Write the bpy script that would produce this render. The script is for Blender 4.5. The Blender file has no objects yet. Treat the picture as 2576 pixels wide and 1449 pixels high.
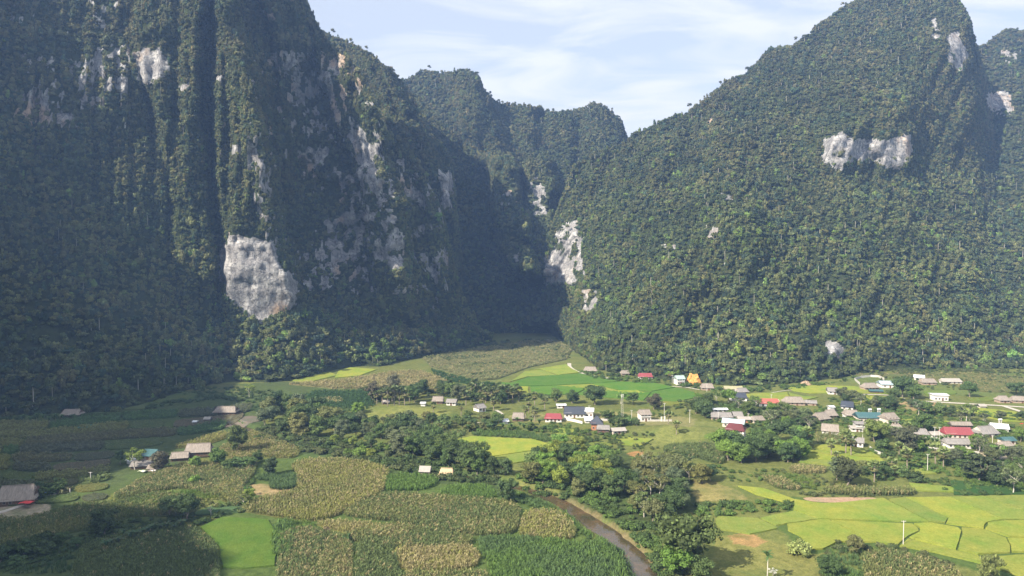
import bpy, bmesh, math, random
import numpy as np
from mathutils import Vector, Matrix
from mathutils.geometry import delaunay_2d_cdt

# ------------------------------------------------------------------ camera, sky, sun, exposure
SC = bpy.context.scene
COL = SC.collection
HC, F, CX, CY, YH = 100.0, 1740.0, 1288.0, 724.5, 650.0      # camera height, focal length in photo units, centre, horizon row
PITCH = math.atan((CY-YH)/F)
cam = bpy.data.cameras.new('camera'); camo = bpy.data.objects.new('camera', cam); COL.objects.link(camo)
camo.location = (0, 0, HC); camo.rotation_euler = (math.pi/2-PITCH, 0, 0)
cam.sensor_width = 36.0; cam.lens = 36.0*F/2576.0; cam.clip_start = 1.0; cam.clip_end = 20000.0
SC.camera = camo
SUN_EL, SUN_AZ = math.radians(38), math.radians(216)          # direction to the sun, azimuth counted from +x towards +y
SUNV = Vector((math.cos(SUN_AZ)*math.cos(SUN_EL), math.sin(SUN_AZ)*math.cos(SUN_EL), math.sin(SUN_EL)))
w = bpy.data.worlds.new('World'); SC.world = w; w.use_nodes = True
nt = w.node_tree; nt.nodes.clear(); N = nt.nodes.new; L = nt.links.new
sky = N('ShaderNodeTexSky'); sky.sky_type = 'NISHITA'; sky.sun_disc = False
sky.sun_elevation = SUN_EL; sky.sun_rotation = math.pi/2-SUN_AZ
sky.air_density = 1.0; sky.dust_density = 1.5; sky.ozone_density = 1.5
tc = N('ShaderNodeTexCoord'); sx = N('ShaderNodeSeparateXYZ'); L(tc.outputs['Generated'], sx.inputs[0])
mz = N('ShaderNodeMath'); mz.operation = 'MAXIMUM'; mz.inputs[1].default_value = 0.0; L(sx.outputs[2], mz.inputs[0])
az_ = N('ShaderNodeMath'); az_.operation = 'ADD'; az_.inputs[1].default_value = 0.14; L(mz.outputs[0], az_.inputs[0])
dx = N('ShaderNodeMath'); dx.operation = 'DIVIDE'; L(sx.outputs[0], dx.inputs[0]); L(az_.outputs[0], dx.inputs[1])
dy = N('ShaderNodeMath'); dy.operation = 'DIVIDE'; L(sx.outputs[1], dy.inputs[0]); L(az_.outputs[0], dy.inputs[1])
cb = N('ShaderNodeCombineXYZ'); L(dx.outputs[0], cb.inputs[0]); L(dy.outputs[0], cb.inputs[1])
mp = N('ShaderNodeMapping'); mp.inputs['Rotation'].default_value = (0, 0, 0.35); mp.inputs['Scale'].default_value = (0.8, 1.3, 1); mp.inputs['Location'].default_value = (3.1, 1.7, 0)
L(cb.outputs[0], mp.inputs[0])
n1 = N('ShaderNodeTexNoise'); n1.inputs['Scale'].default_value = 2.0; n1.inputs['Detail'].default_value = 9; n1.inputs['Roughness'].default_value = 0.55; n1.inputs['Distortion'].default_value = 0.9
L(mp.outputs[0], n1.inputs['Vector'])
rp = N('ShaderNodeValToRGB'); rp.color_ramp.elements[0].position = 0.40; rp.color_ramp.elements[0].color = (0.58, 0.58, 0.58, 1); rp.color_ramp.elements[1].position = 0.58
L(n1.outputs[0], rp.inputs[0])
skm = N('ShaderNodeMixRGB'); skm.blend_type = 'MIX'; skm.inputs[2].default_value = (5.75, 5.75, 5.75, 1)
L(rp.outputs[0], skm.inputs[0]); L(sky.outputs[0], skm.inputs[1])
bg = N('ShaderNodeBackground'); bg.inputs[1].default_value = 0.078; L(skm.outputs[0], bg.inputs[0])
wo = N('ShaderNodeOutputWorld'); L(bg.outputs[0], wo.inputs[0])
sl = bpy.data.lights.new('sun', 'SUN'); sl.energy = 5.0; sl.angle = math.radians(0.5); sl.color = (1.0, 0.90, 0.76)
so = bpy.data.objects.new('sun', sl); COL.objects.link(so); so.rotation_euler = SUNV.to_track_quat('Z', 'Y').to_euler(); so.location = (-300, -300, 600)
SC.view_settings.view_transform = 'Standard'; SC.view_settings.look = 'None'; SC.view_settings.gamma = 1.0
SC.view_settings.use_curve_mapping = False; SC.view_settings.exposure = 1.30
SC.cycles.use_denoising = True; SC.cycles.max_bounces = 4; SC.cycles.diffuse_bounces = 2; SC.cycles.glossy_bounces = 2
SC.cycles.volume_bounces = 0; SC.cycles.transparent_max_bounces = 4; SC.cycles.sample_clamp_indirect = 4.0

rng = np.random.default_rng(7); random.seed(7)

# ------------------------------------------------------------------ helpers
CP, SP = math.cos(PITCH), math.sin(PITCH)
def ray(px, py):
    u = (np.asarray(px, float)-CX)/F; v = (CY-np.asarray(py, float))/F
    Y = CP+v*SP; return u/Y, (v*CP-SP)/Y          # x and z per metre of forward distance
def W(px, py, D):                                   # place a survey point: bearing, elevation angle and distance
    a, b = ray(px, py); D = np.asarray(D, float); return a*D, D, HC+b*D
def dist_ground(px, py, z=0.0):
    return (z-HC)/ray(px, py)[1]
def proj(x, y, z):
    """photo-unit position of world points, used only to look up what the survey map says there"""
    zc = z-HC; d = y*CP-zc*SP; v = y*SP+zc*CP
    return CX+F*x/d, CY-F*v/d
def _h(ix, iy, iz, s):
    h = (ix.astype(np.int64)*374761393+iy.astype(np.int64)*668265263+iz.astype(np.int64)*2147483647+s*974634777) & 0xffffffff
    h = ((h ^ (h >> 13))*1274126177) & 0xffffffff
    return ((h ^ (h >> 16)) & 0xffffff)/16777215.0
def vnoise(x, y, z, s=0):
    x, y, z = (np.asarray(a, float) for a in (x, y, z)); x, y, z = np.broadcast_arrays(x, y, z)
    x0, y0, z0 = np.floor(x), np.floor(y), np.floor(z); fx, fy, fz = x-x0, y-y0, z-z0
    fx, fy, fz = (f*f*(3-2*f) for f in (fx, fy, fz)); r = 0
    for i in (0, 1):
        for j in (0, 1):
            for k in (0, 1):
                r = r+_h(x0+i, y0+j, z0+k, s)*(fx if i else 1-fx)*(fy if j else 1-fy)*(fz if k else 1-fz)
    return r*2-1
def fbm(x, y, z, s=0, o=4):
    r, a = 0, 0.5
    for i in range(o):
        r = r+a*vnoise(x, y, z, s+i*17); x, y, z = np.asarray(x)*2.03, np.asarray(y)*2.03, np.asarray(z)*2.03; a *= 0.5
    return r
def sstep(a, b, x):
    t = np.clip((x-a)/(b-a), 0, 1); return t*t*(3-2*t)
def inpoly(px, py, poly):
    px = np.asarray(px, float); py = np.asarray(py, float); r = np.zeros(px.shape, bool); n = len(poly)
    for i in range(n):
        x0, y0 = poly[i]; x1, y1 = poly[(i+1) % n]
        if y0 == y1: continue
        c = ((y0 > py) != (y1 > py)) & (px < (x1-x0)*(py-y0)/(y1-y0)+x0); r ^= c
    return r
def segdist(px, py, poly, close=True):
    d = np.full(np.shape(px), 1e9); n = len(poly)
    for i in range(n if close else n-1):
        x0, y0 = poly[i]; x1, y1 = poly[(i+1) % n]; vx, vy = x1-x0, y1-y0
        t = np.clip(((px-x0)*vx+(py-y0)*vy)/(vx*vx+vy*vy+1e-9), 0, 1)
        d = np.minimum(d, np.hypot(px-x0-t*vx, py-y0-t*vy))
    return d
def link(name, data, parent=None):
    o = bpy.data.objects.new(name, data); COL.objects.link(o)
    if parent is not None: o.parent = parent
    return o
def tag(o, label=None, cat=None, group=None, kind=None):
    if label: o['label'] = label
    if cat: o['category'] = cat
    if group: o['group'] = group
    if kind: o['kind'] = kind
    return o
def grid_mesh(name, P, mat, smooth=True, attrs=None, flip=False):
    n, m = P.shape[:2]; me = bpy.data.meshes.new(name)
    me.vertices.add(n*m); me.vertices.foreach_set('co', P.reshape(-1).astype(np.float32))
    i = np.arange(n*m).reshape(n, m); q = np.stack([i[:-1, :-1], i[:-1, 1:], i[1:, 1:], i[1:, :-1]], -1).reshape(-1, 4)
    if flip: q = q[:, ::-1]
    k = len(q); me.loops.add(k*4); me.loops.foreach_set('vertex_index', q.reshape(-1).astype(np.int32))
    me.polygons.add(k); me.polygons.foreach_set('loop_start', np.arange(0, k*4, 4, dtype=np.int32)); me.polygons.foreach_set('loop_total', np.full(k, 4, np.int32))
    me.polygons.foreach_set('use_smooth', np.full(k, smooth)); me.update()
    for nm, a in (attrs or {}).items():
        if a.ndim == 3:
            me.attributes.new(nm, 'FLOAT_VECTOR', 'POINT').data.foreach_set('vector', a.reshape(-1).astype(np.float32))
        else:
            me.attributes.new(nm, 'FLOAT', 'POINT').data.foreach_set('value', a.reshape(-1).astype(np.float32))
    me.materials.append(mat); return me

# ------------------------------------------------------------------ materials
def material(name, rough=0.85, spec=0.2):
    m = bpy.data.materials.new(name); m.use_nodes = True; b = m.node_tree.nodes['Principled BSDF']
    b.inputs['Roughness'].default_value = rough; b.inputs['Specular IOR Level'].default_value = spec
    return m, m.node_tree.nodes, m.node_tree.links, b
def mixcol(nd, lk, fac, a, b, mode='MIX'):
    x = nd.new('ShaderNodeMixRGB'); x.blend_type = mode
    for s, v in ((0, fac), (1, a), (2, b)):
        if hasattr(v, 'is_output') or isinstance(v, bpy.types.NodeSocket): lk.new(v, x.inputs[s])
        else: x.inputs[s].default_value = v if s == 0 else (*v, 1) if len(v) == 3 else v
    return x.outputs[0]
def noise(nd, lk, scale, detail=4, rough=0.6, vec=None, stretch=None):
    g = nd.new('ShaderNodeNewGeometry') if vec is None else None
    v = g.outputs['Position'] if vec is None else vec
    if stretch:
        mpn = nd.new('ShaderNodeMapping'); mpn.inputs['Scale'].default_value = stretch; lk.new(v, mpn.inputs[0]); v = mpn.outputs[0]
    x = nd.new('ShaderNodeTexNoise'); x.inputs['Scale'].default_value = scale; x.inputs['Detail'].default_value = detail; x.inputs['Roughness'].default_value = rough
    lk.new(v, x.inputs['Vector']); return x.outputs[0]
def ramp(nd, lk, src, stops):
    r = nd.new('ShaderNodeValToRGB'); e = r.color_ramp.elements
    while len(e) < len(stops): e.new(0.5)
    for i, (p, c) in enumerate(stops): e[i].position = p; e[i].color = (*c, 1) if len(c) == 3 else c
    lk.new(src, r.inputs[0]); return r.outputs[0]
def bump(nd, lk, b, h, strength, dist):
    x = nd.new('ShaderNodeBump'); x.inputs['Strength'].default_value = strength; x.inputs['Distance'].default_value = dist
    lk.new(h, x.inputs['Height']); lk.new(x.outputs[0], b.inputs['Normal'])

def mat_leaf(kind):
    """kind: INSTANCER = colour carried by each scattered plant; OBJECT = the object's own colour"""
    m, nd, lk, b = material('foliage_'+kind.lower(), 0.75, 0.25)
    if kind == 'INSTANCER':
        a = nd.new('ShaderNodeAttribute'); a.attribute_type = 'INSTANCER'; a.attribute_name = 'tcol'; c = a.outputs['Color']
    else:
        a = nd.new('ShaderNodeObjectInfo'); c = a.outputs['Color']
    v = nd.new('ShaderNodeAttribute'); v.attribute_type = 'GEOMETRY'; v.attribute_name = 'lv'
    c = mixcol(nd, lk, 1.0, c, v.outputs['Color'], 'MULTIPLY')
    lk.new(c, b.inputs['Base Color'])
    tr = nd.new('ShaderNodeBsdfTranslucent'); lk.new(c, tr.inputs[0])
    ms = nd.new('ShaderNodeMixShader'); ms.inputs[0].default_value = 0.18
    lk.new(b.outputs[0], ms.inputs[1]); lk.new(tr.outputs[0], ms.inputs[2]); lk.new(ms.outputs[0], nd['Material Output'].inputs[0])
    return m
M_LEAF_I, M_LEAF_O = mat_leaf('INSTANCER'), mat_leaf('OBJECT')

def mat_mountain():
    m, nd, lk, b = material('limestone_mountain', 0.9, 0.15)
    r = nd.new('ShaderNodeAttribute'); r.attribute_name = 'rock'
    big = noise(nd, lk, 0.02, 5); fine = noise(nd, lk, 0.25, 6, 0.7); streak = noise(nd, lk, 0.16, 5, 0.65, stretch=(1, 1, 0.14))
    band = noise(nd, lk, 0.10, 5, 0.6, stretch=(0.35, 0.35, 2.2))
    col = ramp(nd, lk, streak, [(0.34, (0.13, 0.13, 0.13)), (0.44, (0.24, 0.24, 0.24)), (0.60, (0.50, 0.49, 0.47))])
    col = mixcol(nd, lk, ramp(nd, lk, band, [(0.44, (0, 0, 0)), (0.56, (0.75, 0.75, 0.75))]), col, (0.25, 0.24, 0.235))
    col = mixcol(nd, lk, ramp(nd, lk, big, [(0.54, (0, 0, 0)), (0.64, (0.75, 0.75, 0.75))]), col, (0.42, 0.29, 0.18))
    col = mixcol(nd, lk, ramp(nd, lk, fine, [(0.38, (0.85, 0.85, 0.85)), (0.49, (0, 0, 0))]), col, (0.10, 0.10, 0.10))
    gp = nd.new('ShaderNodeNewGeometry'); mpv = nd.new('ShaderNodeMapping'); mpv.inputs['Scale'].default_value = (0.11, 0.11, 0.10); lk.new(gp.outputs['Position'], mpv.inputs[0])
    dn = nd.new('ShaderNodeMixRGB'); dn.blend_type = 'ADD'; dn.inputs[0].default_value = 0.6; nz_ = nd.new('ShaderNodeTexNoise'); nz_.inputs['Scale'].default_value = 2.0; nz_.inputs['Detail'].default_value = 4; lk.new(mpv.outputs[0], nz_.inputs['Vector']); lk.new(mpv.outputs[0], dn.inputs[1]); lk.new(nz_.outputs['Color'], dn.inputs[2])
    vo = nd.new('ShaderNodeTexVoronoi'); vo.feature = 'DISTANCE_TO_EDGE'; vo.inputs['Scale'].default_value = 1.0; lk.new(dn.outputs[0], vo.inputs['Vector'])
    col = mixcol(nd, lk, 1.0, col, ramp(nd, lk, vo.outputs['Distance'], [(0.0, (0.35, 0.35, 0.36)), (0.035, (1, 1, 1))]), 'MULTIPLY')
    veg = ramp(nd, lk, fine, [(0.3, (0.016, 0.022, 0.010)), (0.6, (0.045, 0.060, 0.022)), (0.8, (0.07, 0.07, 0.035))])
    thr = ramp(nd, lk, r.outputs['Fac'], [(0.35, (0, 0, 0)), (0.55, (1, 1, 1))])
    lk.new(mixcol(nd, lk, thr, veg, col), b.inputs['Base Color'])
    ad = nd.new('ShaderNodeMath'); ad.operation = 'ADD'; lk.new(fine, ad.inputs[0]); lk.new(streak, ad.inputs[1])
    bump(nd, lk, b, ad.outputs[0], 0.9, 2.5); return m
M_MTN = mat_mountain()

# ------------------------------------------------------------------ plant shapes used by the scattered masses
def set_lv(me, vals):
    """per-leaf colour variation (a property of the leaves, constant over each face)"""
    a = me.attributes.new('lv', 'FLOAT_VECTOR', 'FACE'); a.data.foreach_set('vector', vals.reshape(-1).astype(np.float32))
def leafy(name, lobes, nleaf, size, seed, mat, core=0.78, lvr=0.30, droop=0.0, aspect=0.65):
    """a crown: leaf clumps spread over several lobes round dark inner cores. lobes: (x,y,z,rx,ry,rz)"""
    r = np.random.default_rng(seed); V, Fc, lv = [], [], []
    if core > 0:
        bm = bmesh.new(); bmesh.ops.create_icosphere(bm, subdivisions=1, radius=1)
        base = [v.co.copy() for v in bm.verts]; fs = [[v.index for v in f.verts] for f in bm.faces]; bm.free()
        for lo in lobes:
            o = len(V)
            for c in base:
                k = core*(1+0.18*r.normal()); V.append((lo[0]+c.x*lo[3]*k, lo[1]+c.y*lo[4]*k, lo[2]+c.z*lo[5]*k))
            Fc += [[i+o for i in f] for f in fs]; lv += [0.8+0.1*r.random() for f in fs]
    wts = np.array([lo[3]*lo[4] for lo in lobes]); wts = wts/wts.sum()
    for i in range(nleaf):
        lo = lobes[r.choice(len(lobes), p=wts)]
        d = r.normal(size=3); d /= np.linalg.norm(d)
        if d[2] < -0.35: d[2] = -d[2]
        rad = 0.80+0.28*r.random(); c = np.array([lo[0]+d[0]*lo[3]*rad, lo[1]+d[1]*lo[4]*rad, lo[2]+d[2]*lo[5]*rad])
        n = d+r.normal(size=3)*0.55; n /= np.linalg.norm(n)
        t = np.cross(n, r.normal(size=3)); t /= np.linalg.norm(t); t[2] -= droop; b_ = np.cross(n, t)
        s = size*(0.6+0.8*r.random()); o = len(V)
        V += [tuple(c-t*s), tuple(c+b_*s*aspect), tuple(c+t*s*0.9+n*s*0.2), tuple(c-b_*s*aspect)]
        Fc.append([o, o+1, o+2, o+3]); lv.append(1.0+lvr*r.normal())
    me = bpy.data.meshes.new(name); me.from_pydata(V, [], Fc)
    lv = np.clip(np.array(lv), 0.45, 1.9)[:, None]*np.ones(3); set_lv(me, lv); me.materials.append(mat); return me
def proto_coll(name, meshes):
    c = bpy.data.collections.new(name)
    for i, me in enumerate(meshes): c.objects.link(bpy.data.objects.new('%s_%02d' % (name, i), me))
    return c
def lob(seed, n, R, H, z0, spread=0.55, flat=0.8):
    r = np.random.default_rng(seed); out = []
    for i in range(n):
        a = 2.4*i+r.random(); d = spread*R*math.sqrt((i+0.3)/n); s = R*(0.42+0.2*r.random())
        out.append((d*math.cos(a), d*math.sin(a), z0+H*(0.35+0.55*r.random()*(1-0.5*d/R)), s, s, s*flat))
    return out
# unit crowns about one metre across for each unit of scale
forest_protos = proto_coll('forest_shape',
    [leafy('forest_crown', lob(s, 4, 0.62, 0.75, 0.0), 95, 0.115, s, M_LEAF_I) for s in (1, 2, 3, 4)] +
    [leafy('forest_crown', [(0, 0, 0.5, 0.34, 0.34, 0.5), (0.15, 0.1, 0.95, 0.2, 0.2, 0.22)], 80, 0.10, 5, M_LEAF_I),
     leafy('forest_crown', [(0, 0, 0.62, 0.52, 0.5, 0.24), (0.1, -0.1, 0.3, 0.3, 0.3, 0.3)], 85, 0.12, 6, M_LEAF_I)])
def emergent(seed):
    me = leafy('forest_emergent', [(0, 0, 1.25, 0.34, 0.32, 0.16), (0.18, 0.1, 1.12, 0.2, 0.2, 0.12), (-0.2, -0.05, 1.08, 0.2, 0.2, 0.12)], 80, 0.085, seed, M_LEAF_I, core=0.6)
    m = material('emergent_bark', 0.9, 0.1); m[3].inputs['Base Color'].default_value = (0.34, 0.32, 0.27, 1); me.materials.append(m[0]); bm = bmesh.new(); bm.from_mesh(me)
    vs = [bm.verts.new((0.028*math.cos(a), 0.028*math.sin(a), z)) for z in (-0.1, 1.15) for a in (0, 2.09, 4.19)]
    for i in range(3):
        f = bm.faces.new((vs[i], vs[(i+1) % 3], vs[3+(i+1) % 3], vs[3+i])); f.material_index = 1
    bm.to_mesh(me); bm.free(); return me
for i_ in range(2): forest_protos.objects.link(bpy.data.objects.new('forest_shape_em%d' % i_, emergent(70+i_)))
NG = {}
def scatter(name, P, scl, rz, col, pick, coll, zs=None, tilt=None):
    n = len(P)
    me = bpy.data.meshes.new(name); me.vertices.add(n); me.vertices.foreach_set('co', np.asarray(P, np.float32).reshape(-1)); me.update()
    sc3 = np.stack([scl, scl, scl*(1 if zs is None else zs)], -1)
    me.attributes.new('scl', 'FLOAT_VECTOR', 'POINT').data.foreach_set('vector', sc3.reshape(-1).astype(np.float32))
    rot = np.zeros((n, 3)); rot[:, 2] = rz
    if tilt is not None: rot[:, 0] = tilt
    me.attributes.new('rot', 'FLOAT_VECTOR', 'POINT').data.foreach_set('vector', rot.reshape(-1).astype(np.float32))
    me.attributes.new('pick', 'INT', 'POINT').data.foreach_set('value', pick.astype(np.int32))
    me.attributes.new('tcol', 'FLOAT_VECTOR', 'POINT').data.foreach_set('vector', np.asarray(col, np.float32).reshape(-1))
    o = link(name, me)
    if coll.name not in NG:
        g = bpy.data.node_groups.new('scatter_'+coll.name, 'GeometryNodeTree')
        g.interface.new_socket('Geometry', in_out='INPUT', socket_type='NodeSocketGeometry'); g.interface.new_socket('Geometry', in_out='OUTPUT', socket_type='NodeSocketGeometry')
        nn = g.nodes; LL = g.links; gi = nn.new('NodeGroupInput'); go = nn.new('NodeGroupOutput'); ip = nn.new('GeometryNodeInstanceOnPoints')
        ci = nn.new('GeometryNodeCollectionInfo'); ci.inputs['Collection'].default_value = coll; ci.inputs['Separate Children'].default_value = True
        def na(nm, t):
            x = nn.new('GeometryNodeInputNamedAttribute'); x.data_type = t; x.inputs['Name'].default_value = nm; return x.outputs['Attribute']
        ip.inputs['Pick Instance'].default_value = True
        LL.new(gi.outputs[0], ip.inputs['Points']); LL.new(ci.outputs[0], ip.inputs['Instance']); LL.new(na('pick', 'INT'), ip.inputs['Instance Index'])
        LL.new(na('rot', 'FLOAT_VECTOR'), ip.inputs['Rotation']); LL.new(na('scl', 'FLOAT_VECTOR'), ip.inputs['Scale']); LL.new(ip.outputs[0], go.inputs[0])
        NG[coll.name] = g
    o.modifiers.new('scatter', 'NODES').node_group = NG[coll.name]
    return o

# ------------------------------------------------------------------ the mountains
ROCK = [  # bare limestone on the survey map: outline, how bare
 ([(575,590),(625,592),(690,618),(705,650),(715,680),(735,690),(754,740),(746,772),(700,786),(668,812),(630,800),(598,772),(568,742),(552,700),(550,640)], 0.98),
 ([(335,128),(400,122),(432,158),(425,190),(372,215),(345,195)], 0.95),
 ([(225,5),(262,20),(272,80),(240,60)], 0.62), ([(40,220),(160,222),(165,265),(60,262)], 0.55), ([(188,235),(262,238),(260,275),(200,270)], 0.6),
 ([(150,270),(250,290),(240,320),(140,310)], 0.48), ([(440,205),(500,205),(490,235),(445,230)], 0.55),
 ([(690,95),(745,110),(740,185),(700,190)], 0.55), ([(648,20),(690,38),(685,55),(650,45)], 0.75),
 ([(805,175),(835,190),(860,320),(835,300)], 0.70), ([(875,325),(962,330),(965,400),(920,440),(890,400)], 0.66),
 ([(850,430),(960,420),(955,525),(850,520)], 0.58), ([(830,530),(1000,520),(1015,680),(880,690),(820,610)], 0.56),
 ([(735,285),(860,330),(850,450),(760,440)], 0.46), ([(750,370),(830,375),(830,410),(755,400)], 0.62),
 ([(545,180),(560,190),(565,330),(545,300)], 0.55), ([(548,365),(615,365),(610,400),(552,398)], 0.68), ([(612,440),(660,450),(690,500),(640,470)], 0.62),
 ([(1105,425),(1142,440),(1142,525),(1110,528)], 0.85), ([(1015,430),(1110,440),(1112,575),(1040,600),(1010,520)], 0.50),
 ([(1085,650),(1100,640),(1105,790),(1092,790)], 0.60),
 ([(1335,448),(1362,448),(1385,540),(1325,545)], 0.62), ([(1245,482),(1285,478),(1298,520),(1262,520)], 0.58), ([(1245,640),(1310,635),(1300,672),(1255,676)], 0.45),
 ([(1412,565),(1450,556),(1472,580),(1462,640),(1475,700),(1448,714),(1374,716),(1376,655),(1395,612)], 0.72), ([(1374,640),(1400,640),(1450,714),(1374,716)], 1.0),
 ([(1458,728),(1502,725),(1500,780),(1464,780)], 0.62),
 ([(2072,350),(2122,338),(2150,350),(2200,350),(2250,345),(2296,332),(2292,405),(2250,424),(2215,412),(2170,402),(2120,410),(2115,432),(2070,412)], 0.86),
 ([(2385,80),(2415,90),(2436,150),(2410,185),(2380,150)], 0.80), ([(2335,40),(2360,50),(2368,100),(2340,95)], 0.6),
 ([(1777,565),(1803,570),(1800,612),(1775,600)], 0.72), ([(1665,612),(1700,608),(1700,642),(1668,640)], 0.62), ([(1820,640),(1840,640),(1830,672)], 0.52),
 ([(2072,856),(2112,855),(2128,880),(2110,902),(2080,895)], 1.0), ([(2472,238),(2540,232),(2552,290),(2490,288)], 0.85), ([(2508,125),(2555,122),(2565,155),(2525,150)], 0.7),
 ([(1815,475),(1850,470),(1850,510),(1820,505)], 0.45), ([(1775,290),(1800,300),(1790,320),(1772,312)], 0.5)]
def rockmap(px, py, x, y, z):
    r = np.zeros(px.shape); nz = fbm(x/9, y/9, z/13, 5, 4)*1.5+fbm(x/2.5, y/2.5, z/5, 6, 2)*0.35
    jx = fbm(x/14, y/14, z/14, 8, 3)*26; jy = fbm(x/14, y/14, z/14, 9, 3)*26
    for poly, s in ROCK:
        a = np.array(poly); bb = (px > a[:, 0].min()-25) & (px < a[:, 0].max()+25) & (py > a[:, 1].min()-25) & (py < a[:, 1].max()+25)
        if not bb.any(): continue
        q = np.where(inpoly((px+jx*0.6)[bb], (py+jy*0.6)[bb], poly), 1.0, 0.0)
        k = 0.5+(s-0.60)*2.0; r[bb] = np.maximum(r[bb], q*np.clip(k+nz[bb]*(1.0 if s < 0.9 else 0.35), 0, 1))
    w_ = np.maximum(((px > 620) & (px < 1130) & (py > 130) & (py < 740))*0.9, ((px > 20) & (px < 330) & (py > -50) & (py < 330))*0.75)*(y < 860)
    g_ = fbm(x/4.5, y/4.5, z/17, 15, 4)*1.7+fbm(x/45, y/45, z/45, 16, 2)*1.2
    r = np.maximum(r, np.clip((g_-0.24)*6, 0, 1)*w_)
    return r
def pillar(px, py, lft, rgt, amp, k, y0=-999, y1=2000, el=7, er=10, ye=25):
    """a buttress standing out of the wall between two edge lines given as [(py, px), ...]"""
    l_ = np.interp(py, [a[0] for a in lft], [a[1] for a in lft]); r_ = np.interp(py, [a[0] for a in rgt], [a[1] for a in rgt])
    l_ = l_+fbm(py/34, amp, lft[0][1]/50, 71, 3)*16; r_ = r_+fbm(py/30, amp, lft[0][1]/50, 72, 3)*26
    m = sstep(l_-el, l_+el, px)*(1-sstep(r_-er, r_+er*2.5, px))*sstep(y0-ye, y0+ye, py)*(1-sstep(y1-ye, y1+ye, py))
    return m*(amp+k*np.maximum(px-l_, 0))
def sheet(stations, pxs, nrows, off=None, seed=0, rough=(10, 4), crestj=5, back=((25, -3), (90, -30), (220, -140)), sink=10):
    st = sorted(stations, key=lambda s: s[0]); T = np.linspace(0, 1, nrows); SY, SD = [], []
    for px, pts in st:
        pts = np.array(pts, float); t = (pts[0, 0]-pts[:, 0])/(pts[0, 0]-pts[-1, 0])
        SY.append(np.interp(T, t, pts[:, 0])); SD.append(np.interp(T, t, pts[:, 1]))
    SY, SD = np.array(SY), np.array(SD); sp = [s[0] for s in st]; pxs = np.asarray(pxs, float)
    PY = np.array([np.interp(pxs, sp, SY[:, j]) for j in range(nrows)]); D = np.array([np.interp(pxs, sp, SD[:, j]) for j in range(nrows)])
    k = np.ones(3)/3
    for _ in range(6): D[1:-1] = (D[:-2]+2*D[1:-1]+D[2:])/4
    for _ in range(10): D[:, 1:-1] = (D[:, :-2]+2*D[:, 1:-1]+D[:, 2:])/4
    PX = np.broadcast_to(pxs, PY.shape).copy()
    cj = fbm(pxs/28, seed, 0, seed+3, 3)*crestj*2; PY = PY+cj[None, :]*(T[:, None]**3)
    if off is not None: D = D-off(PX, PY)*sstep(0, 0.08, T)[:, None]
    x, y, z = W(PX, PY, D)
    d1 = fbm(x/55, y/55, z/80, seed+11, 3)*rough[0]*1.6+fbm(x/16, y/16, z/26, seed+12, 3)*rough[1]*1.6
    rk = rockmap(PX, PY, x, y, z)
    if seed in ROCKFX:
        d1 = d1+rk*(fbm(x/9, y/9, z/9, 21, 4)*3.6+fbm(x/5, y/5, z/30, 22, 3)*1.0+fbm(x/30+z/40, y/30, z/4, 23, 3)*3.0)
    D = D+d1*(sstep(0, 0.06, T) if seed != 1 else 0.2*sstep(0, 0.06, T)+0.8*sstep(0.12, 0.4, T))[:, None]; x, y, z = W(PX, PY, D)
    P = np.stack([x, y, z], -1)
    bot = P[:1].copy(); bot[..., 2] -= sink; bot[..., 1] -= 3
    rows = [bot, P]; last = P[-1:]
    for dyy, dz in back:
        b_ = last.copy(); b_[..., 1] += dyy; b_[..., 0] *= 1+dyy/b_[..., 1]*0.6; b_[..., 2] += dz; rows.append(b_)
    A = np.concatenate(rows, 0); nb = len(back)
    R = np.concatenate([rk[:1], rk]+[np.zeros_like(rk[:1])]*nb, 0)
    return A, R, nb
ROCKFX = {1, 2, 3, 4, 5}
TREEPTS = []
def trees_on(A, R, nb, dens_flat, dens_steep, colf, seed, lo=0, s_flat=(3.6, 9.0), s_steep=(2.3, 5.2), skip=None):
    """plant the sheet: points, crown widths and leaf colours"""
    r = np.random.default_rng(seed); a, b, c, d = A[:-1, :-1], A[:-1, 1:], A[1:, 1:], A[1:, :-1]
    n = np.cross(c-a, d-b); ar = np.linalg.norm(n, axis=-1)/2; nz = np.abs(n[..., 2])/(2*ar+1e-9); rk = (R[:-1, :-1]+R[1:, 1:])/2
    st = 1-sstep(0.30, 0.62, nz); den = dens_flat*(1-st)+dens_steep*st; den = den*np.clip(1.25-rk*2.1, 0.0, 1); den[0] = 0; den[-max(1, nb-1):] = 0
    cnt = r.poisson(np.clip(ar*den, 0, 60)); I, J = np.nonzero(cnt); rep = cnt[I, J]; I = np.repeat(I, rep); J = np.repeat(J, rep); m = len(I)
    u, v = r.random(m)[:, None], r.random(m)[:, None]
    P = a[I, J]*(1-u)*(1-v)+b[I, J]*u*(1-v)+c[I, J]*u*v+d[I, J]*(1-u)*v
    s_ = st[I, J]; size = (s_flat[0]+(s_flat[1]-s_flat[0])*np.clip(r.random(m)**1.8+0.35*fbm(P[:, 0]/25, P[:, 1]/25, P[:, 2]/25, 91, 2), 0, 1.2))*(1-s_)+(s_steep[0]+(s_steep[1]-s_steep[0])*r.random(m)**1.6)*s_
    P[:, 2] -= size*0.12
    if skip is not None:
        k = ~skip(P); P, size, s_ = P[k], size[k], s_[k]; m = len(P)
    return P, size, s_, r
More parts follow.
